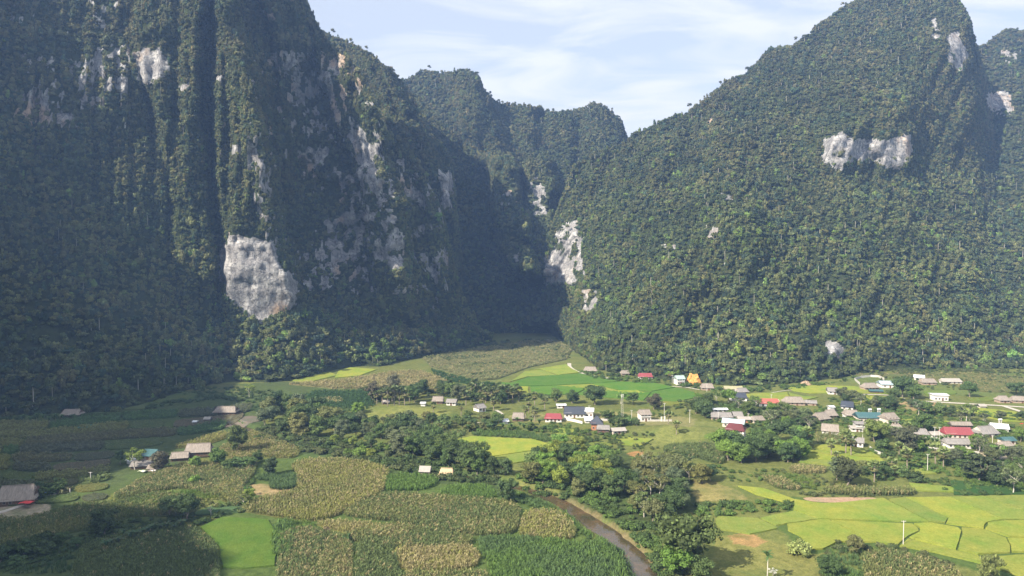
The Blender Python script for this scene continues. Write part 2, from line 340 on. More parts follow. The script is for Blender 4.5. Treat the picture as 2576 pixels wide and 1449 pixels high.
def leafcol(P, s_, r, bright=0.0, olive=0.5):
    """species mix: dark green, olive-brown and fresh green, in drifts and tree by tree"""
    x, y, z = P.T; m = len(P)
    g1 = np.array([0.046, 0.060, 0.026]); g2 = np.array([0.088, 0.086, 0.038]); g3 = np.array([0.080, 0.112, 0.030]); g4 = np.array([0.030, 0.050, 0.028])
    t = np.clip(olive+fbm(x/45, y/45, z/45, 31, 3)*1.1+r.normal(size=m)*0.22+s_*0.25, 0, 1)[:, None]
    c = g1*(1-t)+g2*t
    low0 = 1-sstep(40, 300, z)
    f = (r.random(m) < bright*(0.4+1.3*low0)*(0.5+1.2*np.clip(fbm(x/60, y/60, z/60, 33, 3)+0.35, 0, 1)))[:, None]; c = np.where(f, g3, c)
    low = 1-sstep(60, 330, z); c = c*(1+np.stack([0.10*low, 0.20*low, 0*low], -1)); q = (r.random(m) < 0.18)[:, None]; c = np.where(q, g4, c)
    c = c*(1+0.55*fbm(x/38, y/38, z/38, 35, 3)+0.25*fbm(x/11, y/11, z/11, 36, 2))[:, None]
    return c*1.45*(0.72+0.56*r.random(m))[:, None]*(1+0.06*r.normal(size=(m, 3))*np.array([1, .3, 1]))
def add_massif(name, label, st, pxs, nrows, seed, off=None, dens=(0.034, 0.10), bright=0.03, olive=0.5, **kw):
    tk = {k: kw.pop(k) for k in ('s_flat', 's_steep', 'skip') if k in kw}
    A, R, nb = sheet(st, pxs, nrows, off, seed, **kw)
    o = link(name, grid_mesh(name, A, M_MTN, attrs={'rock': R}, flip=False)); tag(o, label, kind='structure')
    P, size, s_, r = trees_on(A, R, nb, dens[0], dens[1], None, seed+50, **tk)
    col = leafcol(P, s_, r, bright, olive); pk = r.integers(0, 6, len(P)); pk = np.where((r.random(len(P)) < 0.022*(1-s_)), 6+r.integers(0, 2, len(P)), pk); size = np.where(pk > 5, np.clip(size*1.2, 7, 13), size)
    f = scatter(name.replace('mountain', 'forest') if 'mountain' in name else name+'_forest', P, size, r.random(len(P))*6.283, col, pk, forest_protos, zs=(0.65+0.9*r.random(len(P))**1.5)*(1+0.25*s_))
    tag(f, kw.get('flabel', None), kind='stuff'); print(name, A.shape, len(P)); return A
G = lambda px, py, z=0: float(dist_ground(px, py, z))

# A: the tall fluted wall on the left
stA = [(-520, [(1060,410),(850,430),(600,445),(300,470),(0,500),(-300,550),(-480,600)]),
 (-350, [(1060,420),(850,438),(500,470),(100,502),(-300,550),(-460,600)]),
 (-160, [(1058,424),(880,455),(700,482),(450,515),(110,548),(-250,605),(-420,660)]),
 (0, [(1052,433),(900,490),(750,528),(500,560),(200,600),(-100,650),(-380,730)]),
 (300, [(1038,448),(900,515),(750,560),(500,598),(200,636),(-100,690),(-350,760)]),
 (430, [(1000,497),(880,560),(780,592),(500,632),(200,668),(-100,712),(-330,780)]),
 (600, [(940,590),(800,640),(580,662),(300,690),(60,715),(-100,740),(-230,800)]),
 (700, [(930,610),(800,668),(600,695),(300,724),(60,750),(-90,780)]),
 (765, [(922,628),(800,690),(600,725),(300,765),(100,800),(2,820)]),
 (795, [(920,632),(800,690),(600,728),(300,765),(65,810)]),
 (845, [(915,640),(800,695),(600,732),(300,770),(132,810)]),
 (880, [(912,648),(800,700),(600,735),(300,775),(152,808)]),
 (912, [(908,655),(800,704),(600,738),(350,772),(205,800)]),
 (940, [(905,662),(800,708),(600,742),(400,772),(262,800)]),
 (965, [(900,672),(790,712),(600,746),(450,770),(335,795)]),
 (1000, [(896,690),(780,722),(600,752),(352,785)]),
 (1030, [(892,700),(780,732),(600,760),(375,790)]),
 (1062, [(888,712),(780,742),(600,768),(430,795)]),
 (1110, [(882,738),(780,760),(640,780),(522,802)]),
 (1135, [(876,752),(780,772),(640,800)]),
 (1155, [(872,765),(800,782),(720,800)]),
 (1180, [(868,780),(830,792),(792,805)]),
 (1215, [(862,800),(848,808),(838,815)])]
def offA(px, py):
    o = pillar(px, py, [(-400,330),(0,340),(120,342),(340,405),(450,428),(780,455)], [(-400,520),(0,505),(200,490),(300,500),(480,520),(780,540)], 11, 0.13, -400, 740, 7, 8, 60)
    o = o+pillar(px, py, [(-400,530),(60,545),(300,538),(600,560),(790,565)], [(-400,600),(60,575),(120,600),(180,632),(400,662),(600,700),(790,750),(900,780)], 30, 0.30, -400, 862, 5, 14, 40)
    o = o+pillar(px, py, [(-400,640),(0,655),(120,700)], [(-400,760),(0,765),(130,775)], 16, 0.28, -400, 160, 8, 8, 60)
    o = o+pillar(px, py, [(0,770),(150,795),(290,835),(400,885),(470,905),(700,940),(850,960)], [(0,850),(150,890),(260,945),(400,968),(520,1005),(680,1020),(850,1040)], 22, 0.26, 40, 800, 7, 9)
    o = o+pillar(px, py, [(450,860),(620,880),(700,900)], [(450,960),(700,1010)], 8, 0.12, 430, 720, 18, 20, 60)
    o = o+pillar(px, py, [(380,1030),(520,1068),(800,1110)], [(380,1062),(520,1110),(800,1160)], 12, 0.2, 400, 790, 8, 10)
    # the hollow under the pillar where the pale face bulges
    o = o+5*np.exp(-((px-650)/70)**2-((py-700)/60)**2)
    g = 1-np.abs(fbm(px/30, py/420, 7.3, 93, 3))*3.2; o = o+np.clip(g, -1, 1)*4.5*sstep(900, 760, py)*(1-np.exp(-(((px-655)/115)**4)-((py-700)/115)**4))
    return o*np.interp(py, [200, 430, 600, 700, 790], [1.9, 1.45, 1.14, 1.0, 0.72])
add_massif('mountain_wall_left', 'sheer fluted limestone wall with jungle on the left of the valley', stA, np.arange(-520, 1216, 5), 150, 1, offA, dens=(0.055, 0.13), bright=0.02, olive=0.45, rough=(13, 8), back=((15, -8), (45, -70), (100, -260)))

# B: the ridge behind it
stB = [(700, [(880,880),(400,1000),(40,1060)]), (800, [(880,880),(400,985),(80,1045)]), (840, [(880,880),(400,975),(95,1038)]), (880, [(880,880),(400,968),(112,1030)]), (930, [(880,880),(400,958),(140,1020)]),
 (980, [(880,880),(500,935),(182,1005)]), (1020, [(880,880),(500,930),(228,992)]), (1042, [(880,880),(500,928),(262,982)]), (1062, [(880,880),(500,925),(312,972)]),
 (1100, [(875,880),(600,915),(362,955)]), (1130, [(870,880),(600,910),(402,940)]), (1141, [(870,885),(600,912),(470,932)]), (1148, [(868,895),(700,920),(560,938)]), (1160, [(866,930),(760,945),(660,960)])]
def offB(px, py):
    o = pillar(px, py, [(0,820),(300,960),(420,1030),(540,1085)], [(0,870),(300,1030),(420,1110),(540,1150)], 14, 0.3, 60, 600, 8, 8)
    o = o+pillar(px, py, [(100,870),(330,985),(430,1060)], [(100,900),(330,1010),(430,1085)], 10, 0.3, 100, 500, 6, 6)
    o = o+pillar(px, py, [(150,930),(300,1040),(520,1100)], [(150,960),(300,1062),(520,1145)], 12, 0.3, 150, 560, 6, 6)
    return o
add_massif('mountain_ridge_behind_wall', 'hazy wooded ridge rising behind the left wall', stB, np.arange(700, 1161, 5), 110, 2, offB, dens=(0.055, 0.12), olive=0.5, rough=(12, 7), s_steep=(2.8, 5.6), s_flat=(4, 7.5), back=((40, 4), (150, 0), (320, -70)))

# C: the head of the gorge
crC = [(980,215),(1025,202),(1062,184),(1120,187),(1168,178),(1193,186),(1205,205),(1218,228),(1250,258),(1300,266),(1342,270),(1372,277),(1400,289),(1450,288),(1478,272),(1492,267),(1512,268),(1545,285),(1563,310),(1577,352),(1590,400),(1620,470)]
stC = []
for cx_, cy_ in crC:
    b0 = 905+max(0, cx_-1150)*0.10
    stC.append((cx_, [(852, b0), (770, b0+45), (700, b0+75), (640, b0+110), (520, b0+165), (cy_+max(20, (520-cy_)*0.45), b0+230), (cy_, b0+330)]) if cy_ < 440 else (cx_, [(852, b0), (770, b0+45), (700, b0+75), (600, b0+120), (540, b0+150), (510, b0+170), (cy_, b0+200)]))
def offC(px, py):
    o = pillar(px, py, [(395,1228),(500,1236),(640,1262),(700,1300)], [(395,1285),(450,1300),(560,1312),(700,1340)], 105, 0.3, 405, 690, 8, 7, 14)
    o = o+pillar(px, py, [(395,1325),(650,1318),(720,1330)], [(395,1378),(650,1396),(720,1400)], 95, 0.3, 400, 710, 7, 7, 30)
    o = o+pillar(px, py, [(180,1120),(300,1150),(380,1215)], [(180,1200),(260,1235),(400,1262)], 45, 0.4, 180, 410, 20, 12)
    o = o+pillar(px, py, [(250,1250),(450,1270)], [(250,1340),(450,1330)], 20, 0.2, 240, 440, 12, 12)
    o = o+pillar(px, py, [(250,1372),(640,1400)], [(250,1430),(640,1440)], 24, 0.2, 270, 560, 12, 12)
    o = o+pillar(px, py, [(250,1465),(500,1470)], [(250,1560),(500,1560)], 24, 0.15, 250, 560, 14, 14)
    o = o+70*np.exp(-((px-1400)/95)**2-((py-790)/75)**2)
    return o
add_massif('mountain_gorge_head', 'blue hazy karst peaks closing the far end of the gorge', stC, np.arange(980, 1621, 5), 120, 3, offC, dens=(0.045, 0.09), olive=0.4, rough=(14, 8), s_steep=(3.2, 6), s_flat=(4.5, 8))

# D: the broad mountain on the right
stD = [(1374, [(800,905),(700,912),(640,918),(600,925)]),
 (1385, [(820,898),(700,906),(620,918),(588,925)]),
 (1402, [(838,880),(700,900),(600,915),(537,930)]),
 (1426, [(862,820),(780,860),(700,890),(560,915),(470,940)]),
 (1442, [(888,735),(800,810),(700,872),(560,910),(428,950)]),
 (1475, [(905,688),(800,775),(700,845),(560,895),(405,965)]),
 (1502, [(932,615),(850,690),(700,800),(550,880),(392,980)]),
 (1575, [(945,588),(850,655),(700,750),(520,860),(355,995)]),
 (1650, [(955,570),(850,630),(700,715),(500,845),(313,1000)]),
 (1700, [(962,557),(850,620),(700,700),(500,825),(298,1000)]),
 (1760, [(968,547),(850,610),(700,688),(500,802),(268,1000)]),
 (1800, [(970,543),(850,605),(700,682),(500,795),(350,900),(230,1010)]),
 (1850, [(972,540),(850,600),(700,680),(500,790),(330,900),(206,1030)]),
 (1900, [(972,540),(850,600),(700,680),(500,790),(300,930),(166,1050)]),
 (1935, [(970,543),(850,602),(700,682),(500,792),(300,925),(130,1060)]),
 (1990, [(966,550),(850,606),(700,685),(500,795),(300,915),(118,1065)]),
 (2050, [(960,561),(850,615),(700,692),(500,800),(300,905),(76,1080)]),
 (2100, [(955,570),(850,620),(700,698),(440,830),(335,848),(200,950),(36,1095)]),
 (2172, [(945,590),(850,630),(700,705),(440,838),(335,852),(180,960),(0,1100)]),
 (2230, [(938,605),(850,640),(700,712),(440,845),(335,858),(150,965),(-45,1105)]),
 (2262, [(936,608),(850,645),(700,718),(440,850),(335,862),(150,965),(-50,1105)]),
 (2292, [(935,610),(850,650),(700,724),(440,858),(335,868),(140,960),(-8,1085)]),
 (2315, [(934,612),(850,655),(700,732),(450,880),(330,915),(130,975),(-40,1100)]),
 (2360, [(932,617),(850,662),(700,745),(450,910),(300,950),(110,985),(-55,1110)]),
 (2415, [(930,621),(850,670),(700,762),(450,930),(250,975),(100,1000),(2,1090)]),
 (2440, [(930,621),(850,674),(700,770),(450,940),(250,985),(140,1010),(52,1060)]),
 (2452, [(930,621),(850,676),(700,774),(450,950),(250,1000),(150,1030),(100,1050)]),
 (2475, [(930,621),(850,692),(700,798),(450,990),(320,1060),(190,1100)]),
 (2500, [(930,622),(850,702),(700,814),(450,1016),(330,1085),(240,1140)])]
def offD(px, py):
    o = 44*np.exp(-((px-1850)/85)**2-((py-600)/90)**2)+22*np.exp(-((px-1700)/60)**2-((py-720)/90)**2)
    o = o+pillar(px, py, [(300,2080),(420,2075)], [(300,2115),(420,2125)], 12, 0.0, 335, 430, 8, 10)
    o = o+pillar(px, py, [(300,2210),(420,2212)], [(300,2292),(420,2292)], 14, 0.0, 335, 430, 10, 7)
    o = o+16*np.exp(-((px-2200)/110)**2-((py-270)/60)**2)
    o = o+pillar(px, py, [(-60,2300),(200,2330)], [(-60,2430),(200,2400)], 8, 0.03, -60, 150, 14, 30, 60)
    o = o+12*np.exp(-((px-1640)/60)**2-((py-560)/160)**2)+10*np.exp(-((px-2000)/50)**2-((py-250)/130)**2)
    q = px+0.45*(py-500); g = 1-np.abs(fbm(q/75, py/420, 1.3, 83, 3))*3.0; o = o+np.clip(g, -1, 1)*13*sstep(960, 800, py)
    g = 1-np.abs(fbm(q/28, py/170, 4.3, 84, 2))*3.2; o = o+np.clip(g, -1, 1)*5*sstep(960, 800, py)
    return o
villskip = lambda P: (lambda q: (q[1] > 930) & (inpoly(q[0], q[1], [(2140,950),(2240,932),(2420,932),(2620,936),(2620,1100),(2100,1000)]) | inpoly(q[0], q[1], [(1728,952),(1770,948),(1775,968),(1730,968)])))(proj(*P.T))
add_massif('mountain_slope_right', 'broad jungle covered mountain slope on the right of the valley', stD, np.arange(1374, 2501, 5), 170, 4, offD, dens=(0.080, 0.13), bright=0.09, olive=0.42, rough=(15, 7), s_flat=(2.8, 8.0), skip=villskip)
# E: the farther mountain at the right edge
stE = [(2330, [(930,625),(700,800),(400,1040),(200,1180),(180,1200)]), (2420, [(930,625),(700,800),(400,1040),(200,1180),(150,1220)]), (2488, [(930,622),(850,700),(700,810),(450,1010),(300,1110),(109,1250)]), (2510, [(930,622),(850,700),(700,810),(450,1010),(290,1115),(92,1260)]), (2532, [(930,622),(850,700),(700,810),(450,1010),(290,1115),(80,1270)]),
 (2576, [(930,622),(850,700),(700,805),(450,1000),(290,1110),(77,1270)]), (2700, [(930,622),(850,690),(700,790),(450,980),(250,1110),(40,1270)]), (2900, [(935,612),(850,670),(700,760),(400,950),(150,1110),(-20,1250)]), (3150, [(940,600),(850,640),(700,720),(400,900),(150,1050),(0,1200)])]
add_massif('mountain_far_right', 'farther hazy mountain at the right edge', stE, np.arange(2330, 3151, 7), 120, 5, None, dens=(0.045, 0.08), bright=0.12, olive=0.35, rough=(9, 5), skip=villskip)
# H: the low wooded rise at the foot of the wall
stH = [(488, [(990,512),(950,540),(935,560)]), (530, [(968,546),(880,590),(800,622),(797,650)]), (600, [(960,560),(880,592),(812,612),(808,640)]), (660, [(964,553),(880,585),(806,615),(802,640)]), (720, [(960,560),(875,596),(795,628),(790,655)]), (780, [(946,582),(865,612),(788,640),(784,665)]),
 (830, [(930,612),(870,632),(808,652),(804,675)]), (900, [(918,640),(870,656),(828,675),(824,698)]), (960, [(922,636),(875,662),(836,688),(832,710)]), (1010, [(907,672),(865,690),(824,708),(820,730)]),
 (1080, [(895,702),(862,716),(834,730),(830,748)]), (1160, [(877,758),(856,770),(840,780),(836,798)]), (1240, [(864,806),(858,814),(852,822),(849,838)])]
add_massif('wooded_foothill', 'low wooded rise below the pale rock face', stH, np.arange(488, 1241, 5), 40, 6, None, dens=(0.055, 0.06), bright=0.16, olive=0.62, rough=(3.5, 2), crestj=1, back=((10, -1), (40, -14)), s_flat=(5, 9.5))

# L: the mountain outside the frame on the left whose shadow lies over the fields (the same range goes on round the valley)
def off_frame_mountain():
    ys = np.linspace(-260, 520, 64); us = np.linspace(-1, 1, 41)
    Yg, Ug = np.meshgrid(ys, us, indexing='ij')
    top = np.interp(Yg, [-260, -150, -60, -26, 30, 60, 89, 134, 173, 299, 350, 380, 410, 440, 470, 520], [230, 305, 350, 345, 320, 285, 252, 258, 272, 262, 238, 236, 250, 280, 292, 300])
    Xc = np.interp(Yg, [-260, 0, 300, 470, 520], [-440, -445, -455, -480, -520])
    Wd = 118; x = Xc+Ug*Wd*(1+0.0*Yg); z = top*(1-np.abs(Ug)**1.5)-6
    z = z+fbm(x/40, Yg/40, 0, 77, 4)*16*(1-np.abs(Ug)); P = np.stack([x, Yg, z], -1)
    o = link('mountain_outside_left', grid_mesh('mountain_outside_left', P, M_MTN, attrs={'rock': np.zeros(x.shape)})); tag(o, 'mountain continuing round the valley on the left', kind='structure')
off_frame_mountain()

# ------------------------------------------------------------------ air
def haze_box():
    m = bpy.data.materials.new('haze_air'); m.use_nodes = True; nd = m.node_tree.nodes; nd.clear()
    v = nd.new('ShaderNodeVolumePrincipled'); v.inputs['Color'].default_value = (0.31, 0.52, 1.0, 1); v.inputs['Density'].default_value = HAZE; v.inputs['Anisotropy'].default_value = 0.1
    o = nd.new('ShaderNodeOutputMaterial'); m.node_tree.links.new(v.outputs[0], o.inputs['Volume'])
    bm = bmesh.new(); bmesh.ops.create_cube(bm, size=1)
    for q in bm.verts: q.co = Vector((q.co.x*5400, q.co.y*3400+350, q.co.z*(HAZE_TOP+14)+(HAZE_TOP-14)/2))
    me = bpy.data.meshes.new('haze'); bm.to_mesh(me); bm.free(); me.materials.append(m); ob = link('haze', me); tag(ob, kind='stuff'); return ob
HAZE, HAZE_TOP = 0.000175, 700
haze_box()
# ------------------------------------------------------------------ valley floor
RIV_P = [(560,1060),(640,1085),(720,1112),(820,1135),(930,1150),(1020,1172),(1120,1192),(1210,1210),(1290,1224),(1350,1240),(1420,1270),(1480,1308),(1540,1350),(1592,1400),(1622,1449),(1650,1540),(1670,1750)]
RIV_W = [2,2.2,2.2,2.2,2.2,2.2,2.3,2.4,2.55,2.7,2.8,3.0,3.3,3.8,4.4,5,5.2]
RIV = [(float(ray(a, b)[0]*dist_ground(a, b, -1.6)), float(dist_ground(a, b, -1.6))) for a, b in RIV_P]
def riverdist(x, y):
    d = np.full(np.shape(x), 1e9); hw = np.full(np.shape(x), 3.0)
    for i in range(len(RIV)-1):
        (x0, y0), (x1, y1) = RIV[i], RIV[i+1]; vx, vy = x1-x0, y1-y0
        t = np.clip(((x-x0)*vx+(y-y0)*vy)/(vx*vx+vy*vy), 0, 1); q = np.hypot(x-x0-t*vx, y-y0-t*vy)
        m = q < d; d = np.where(m, q, d); hw = np.where(m, RIV_W[i]*(1-t)+RIV_W[i+1]*t, hw)
    return d, hw
KNOLLS = [(1700,1092,24,13,5.0), (1115,1045,26,14,2.5), (1000,1030,22,12,2.0), (2400,950,60,30,4.0), (1470,1035,24,12,1.5)]
KN = [(float(ray(a, b)[0]*dist_ground(a, b)), float(dist_ground(a, b)), rx, ry, h) for a, b, rx, ry, h in KNOLLS]
def gz(x, y):
    x = np.asarray(x, float); y = np.asarray(y, float); d, hw = riverdist(x, y)
    z = vnoise(x/70, y/70, 0.3, 41)*0.5+vnoise(x/23, y/23, 0.7, 42)*0.18
    for kx, ky, rx, ry, h in KN: z = z+h*np.exp(-((x-kx)/rx)**2-((y-ky)/ry)**2)
    ch = 1-sstep(hw-0.6, hw+3.2, d+vnoise(x/4, y/4, 0.1, 43)*0.7); return z*(1-ch)-2.6*ch
def WG(px, py, z=0.0):
    D = float(dist_ground(px, py, z)); a = float(ray(px, py)[0])
    for _ in range(3): D = float(dist_ground(px, py, z+float(gz(a*D, D))))
    return a*D, D, float(gz(a*D, D))+z
def WGa(pp):
    pp = np.asarray(pp, float); a = ray(pp[:, 0], pp[:, 1])[0]; D = dist_ground(pp[:, 0], pp[:, 1])
    for _ in range(3): D = dist_ground(pp[:, 0], pp[:, 1], gz(a*D, D))
    return np.stack([a*D, D], -1)

def mat_ground():
    m, nd, lk, b = material('valley_soil_and_grass', 0.95, 0.1)
    c = nd.new('ShaderNodeAttribute'); c.attribute_name = 'gcol'; n1 = noise(nd, lk, 0.35, 6, 0.7); n2 = noise(nd, lk, 0.05, 4); n3 = noise(nd, lk, 1.6, 4, 0.7)
    col = mixcol(nd, lk, 1.0, c.outputs['Color'], ramp(nd, lk, n1, [(0.28, (0.55, 0.62, 0.5)), (0.55, (1, 1, 1)), (0.75, (1.4, 1.3, 1.25))]), 'MULTIPLY')
    col = mixcol(nd, lk, ramp(nd, lk, n2, [(0.5, (0, 0, 0)), (0.62, (0.5, 0.5, 0.5))]), col, (0.075, 0.115, 0.030))
    col = mixcol(nd, lk, 1.0, col, ramp(nd, lk, n3, [(0.3, (0.7, 0.7, 0.7)), (0.7, (1.25, 1.25, 1.2))]), 'MULTIPLY')
    lk.new(col, b.inputs['Base Color']); bump(nd, lk, b, n1, 0.8, 0.7); return m
M_GROUND = mat_ground()
gy = np.concatenate([[-1200, -600, -250, -50, 60, 140], np.linspace(195, 360, 190), np.linspace(361.5, 700, 200), np.linspace(705, 1500, 80), [1900]])
gu = np.concatenate([np.linspace(-3.0, -0.85, 20), np.linspace(-0.82, 0.82, 420), np.linspace(0.85, 3.0, 20)])
Yg, Ug = np.meshgrid(gy, gu, indexing='ij'); Xg = np.clip(Ug*np.maximum(Yg, 200), -2500, 2500)
Zg = gz(Xg, Yg); GPX, GPY = proj(Xg, np.maximum(Yg, 120), Zg)
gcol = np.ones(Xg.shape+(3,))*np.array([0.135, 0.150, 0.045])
def paint(poly, c, soft=0.0):
    m = inpoly(GPX+vnoise(Xg/5, Yg/5, 0, 61)*6, GPY+vnoise(Xg/5, Yg/5, 0, 62)*3, poly) & (Yg > 150); gcol[m] = c
paint([(-900,1700),(-900,1000),(250,990),(700,960),(900,960),(640,1060),(560,1130),(430,1180),(250,1260),(500,1330),(560,1449),(600,1700)], (0.070, 0.095, 0.035))   # mountain's shadow over the left fields, painted in as darker ground
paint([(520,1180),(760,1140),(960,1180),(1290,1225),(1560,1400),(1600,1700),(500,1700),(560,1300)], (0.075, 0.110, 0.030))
paint([(1430,1180),(1560,1130),(1700,1190),(1800,1230),(1740,1300),(1600,1340),(1400,1250)], (0.060, 0.080, 0.028))
paint([(1743,1207),(1770,1203),(1852,1232),(1885,1256),(1757,1262),(1740,1240)], (0.235, 0.205, 0.080))
paint([(1660,1300),(1740,1290),(1790,1310),(1760,1345),(1690,1345)], (0.21, 0.20, 0.07))
paint([(1790,1345),(1900,1348),(1990,1372),(2060,1400),(2075,1460),(2070,1700),(1700,1700),(1720,1449),(1800,1400)], (0.175, 0.175, 0.055))
paint([(1835,1345),(1890,1340),(1925,1360),(1905,1378),(1850,1370)], (0.30, 0.195, 0.085))
paint([(1585,1135),(1622,1135),(1615,1150),(1585,1150)], (0.30, 0.17, 0.07))
paint([(1700,1060),(1825,1062),(1815,1120),(1640,1125),(1620,1100)], (0.165, 0.180, 0.055))
paint([(880,1020),(1000,1018),(1130,1032),(1140,1055),(960,1052),(870,1042)], (0.18, 0.19, 0.055))
paint([(1285,1045),(1420,1040),(1600,1035),(1750,1052),(1740,1075),(1600,1065),(1420,1062),(1290,1060)], (0.20, 0.19, 0.08))
paint([(2450,1120),(2530,1130),(2530,1175),(2470,1150)], (0.42, 0.35, 0.25))
paint([(635,1218),(700,1222),(760,1240),(745,1252),(640,1245)], (0.30, 0.225, 0.12))
paint([(-30,1275),(60,1262),(120,1250),(125,1290),(60,1300),(20,1315),(-30,1318)], (0.34, 0.29, 0.22))
paint([(1725,945),(1770,940),(1790,958),(1760,966),(1730,960)], (0.50, 0.27, 0.09))
paint([(2320,935),(2400,938),(2400,948),(2330,946)], (0.40, 0.31, 0.17))
paint([(1990,1250),(2150,1262),(2640,1245),(2640,1480),(2440,1430),(2250,1380),(2020,1392),(1960,1330)], (0.075, 0.115, 0.030))
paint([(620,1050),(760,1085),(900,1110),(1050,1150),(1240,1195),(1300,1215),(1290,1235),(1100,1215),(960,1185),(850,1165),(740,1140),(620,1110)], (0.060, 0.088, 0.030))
paint([(2100,940),(2160,945),(2300,932),(2576,938),(2576,1000),(2250,990),(2150,965)], (0.12, 0.15, 0.045))
dR, hR = riverdist(Xg, Yg); bank = (sstep(2.45, 2.9, hR)*(1-sstep(hR+1.0, hR+3.2, dR+vnoise(Xg/3, Yg/3, 0, 66)*1.2)))[..., None]
gcol = gcol*(1-bank)+np.array([0.165, 0.135, 0.070])*bank
gcol *= (1+0.12*fbm(Xg/12, Yg/12, 0, 64, 3))[..., None]
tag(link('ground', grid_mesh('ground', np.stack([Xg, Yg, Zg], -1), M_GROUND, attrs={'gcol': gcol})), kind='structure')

# ------------------------------------------------------------------ river
def ribbon(name, pts, widths, z, mat, sub=6, zfun=None, nacross=2):
    pts = np.array(pts, float); n = len(pts); t = np.linspace(0, n-1, (n-1)*sub+1); i = np.clip(t.astype(int), 0, n-2); f = t-i
    def cr(a):
        a = np.array(a, float); p = np.concatenate([[2*a[0]-a[1]], a, [2*a[-1]-a[-2]]]); p0, p1, p2, p3 = p[i], p[i+1], p[i+2], p[i+3]
        ff = f[:, None] if a.ndim > 1 else f; return 0.5*((2*p1)+(-p0+p2)*ff+(2*p0-5*p1+4*p2-p3)*ff**2+(-p0+3*p1-3*p2+p3)*ff**3)
    c = cr(pts); wv = cr(np.array(widths, float)); d = np.gradient(c, axis=0); d /= np.linalg.norm(d, axis=1)[:, None]; nrm = np.stack([-d[:, 1], d[:, 0]], -1)
    P = np.zeros((len(c), nacross, 3))
    for k, s in enumerate(np.linspace(-1, 1, nacross)):
        q = c+nrm*(wv*s)[:, None]; P[:, k, :2] = q; P[:, k, 2] = z if zfun is None else zfun(q[:, 0], q[:, 1])+z
    return link(name, grid_mesh(name, P, mat))
def mat_water():
    m, nd, lk, b = material('muddy_river_water', 0.06, 0.5)
    n = noise(nd, lk, 0.12, 5, 0.65); lk.new(ramp(nd, lk, n, [(0.35, (0.045, 0.042, 0.022)), (0.55, (0.085, 0.062, 0.032)), (0.7, (0.13, 0.078, 0.042))]), b.inputs['Base Color'])
    bump(nd, lk, b, noise(nd, lk, 1.3, 3), 0.08, 0.3); return m
tag(ribbon('river', RIV, np.array(RIV_W)+1.6, -1.75, mat_water()), kind='structure')
def mat_flat(name, c1, c2, sc=0.6, rough=0.9, b_=0.3):
    m, nd, lk, b = material(name, rough, 0.15); n = noise(nd, lk, sc, 5, 0.7)
    lk.new(ramp(nd, lk, n, [(0.35, c1), (0.65, c2)]), b.inputs['Base Color']); bump(nd, lk, b, n, b_, 0.2); return m
M_LANE = mat_flat('pale_concrete_lane', (0.36, 0.33, 0.28), (0.52, 0.48, 0.42), 0.5)
for nm, pp, hw_ in [('lane', [(1447,858),(1443,866),(1452,874),(1444,882)], 1.6), ('lane', [(1432,914),(1434,924),(1450,934),(1485,944),(1530,952)], 1.8), ('lane', [(1512,1054),(1560,1056),(1610,1058),(1690,1057)], 1.3),
    ('lane', [(1660,971),(1720,974),(1760,981)], 1.0), ('lane', [(1818,990),(1870,1002),(1925,1018),(1990,1034)], 1.2), ('lane', [(2140,992),(2200,993),(2240,995),(2275,1003)], 1.2), ('lane', [(2330,1010),(2400,1014),(2450,1017),(2520,1021),(2600,1026)], 1.8),
    ('lane', [(2525,1022),(2560,1033),(2600,1046)], 1.6), ('lane', [(2478,1126),(2500,1142),(2518,1158),(2532,1172)], 1.7), ('lane', [(1248,1032),(1262,1042),(1256,1050),(1272,1057)], 1.2), ('lane', [(1200,1064),(1240,1060),(1275,1054)], 0.5),
    ('lane', [(-40,1300),(20,1284),(70,1266),(110,1252),(150,1238)], 1.3), ('lane', [(1930,990),(1985,982),(2035,984)], 0.5)]:
    tag(ribbon(nm, [WG(*p)[:2] for p in pp], [hw_]*len(pp), 0.16, M_LANE, zfun=gz, nacross=3), kind='structure')

# ------------------------------------------------------------------ crops and fields
def mat_crop():
    m, nd, lk, b = material('standing_crop', 0.9, 0.1); oi = nd.new('ShaderNodeObjectInfo')
    n1 = noise(nd, lk, 0.09, 4, 0.6); n2 = noise(nd, lk, 1.5, 5, 0.8); n4 = noise(nd, lk, 0.5, 4, 0.7)
    c = mixcol(nd, lk, 1.0, oi.outputs['Color'], ramp(nd, lk, n1, [(0.3, (0.72, 0.92, 0.8)), (0.55, (1.02, 1.0, 1)), (0.75, (1.18, 1.06, 1.0))]), 'MULTIPLY')
    c = mixcol(nd, lk, 1.0, c, ramp(nd, lk, n4, [(0.3, (0.86, 0.88, 0.8)), (0.7, (1.12, 1.1, 1.2))]), 'MULTIPLY')
    c = mixcol(nd, lk, 1.0, c, ramp(nd, lk, n2, [(0.3, (0.68, 0.72, 0.6)), (0.7, (1.3, 1.26, 1.4))]), 'MULTIPLY')
    lk.new(c, b.inputs['Base Color']); bump(nd, lk, b, n2, 1.0, 0.35); return m
M_CROP = mat_crop()
def smooth_poly(pts, n=3, jit=0.0, seed=0):
    pts = np.array(pts, float); out = []; m = len(pts)
    for i in range(m):
        a, b = pts[i], pts[(i+1) % m]; k = max(1, int(np.hypot(*(b-a))/3.0))
        for j in range(k): out.append(a+(b-a)*j/k)
    out = np.array(out)
    for _ in range(n): out = (np.roll(out, 1, 0)+2*out+np.roll(out, -1, 0))/4
    if jit: out = out+np.stack([vnoise(out[:, 0]/3, out[:, 1]/3, 0, seed), vnoise(out[:, 0]/3, out[:, 1]/3, 5, seed)], -1)*jit
    return out
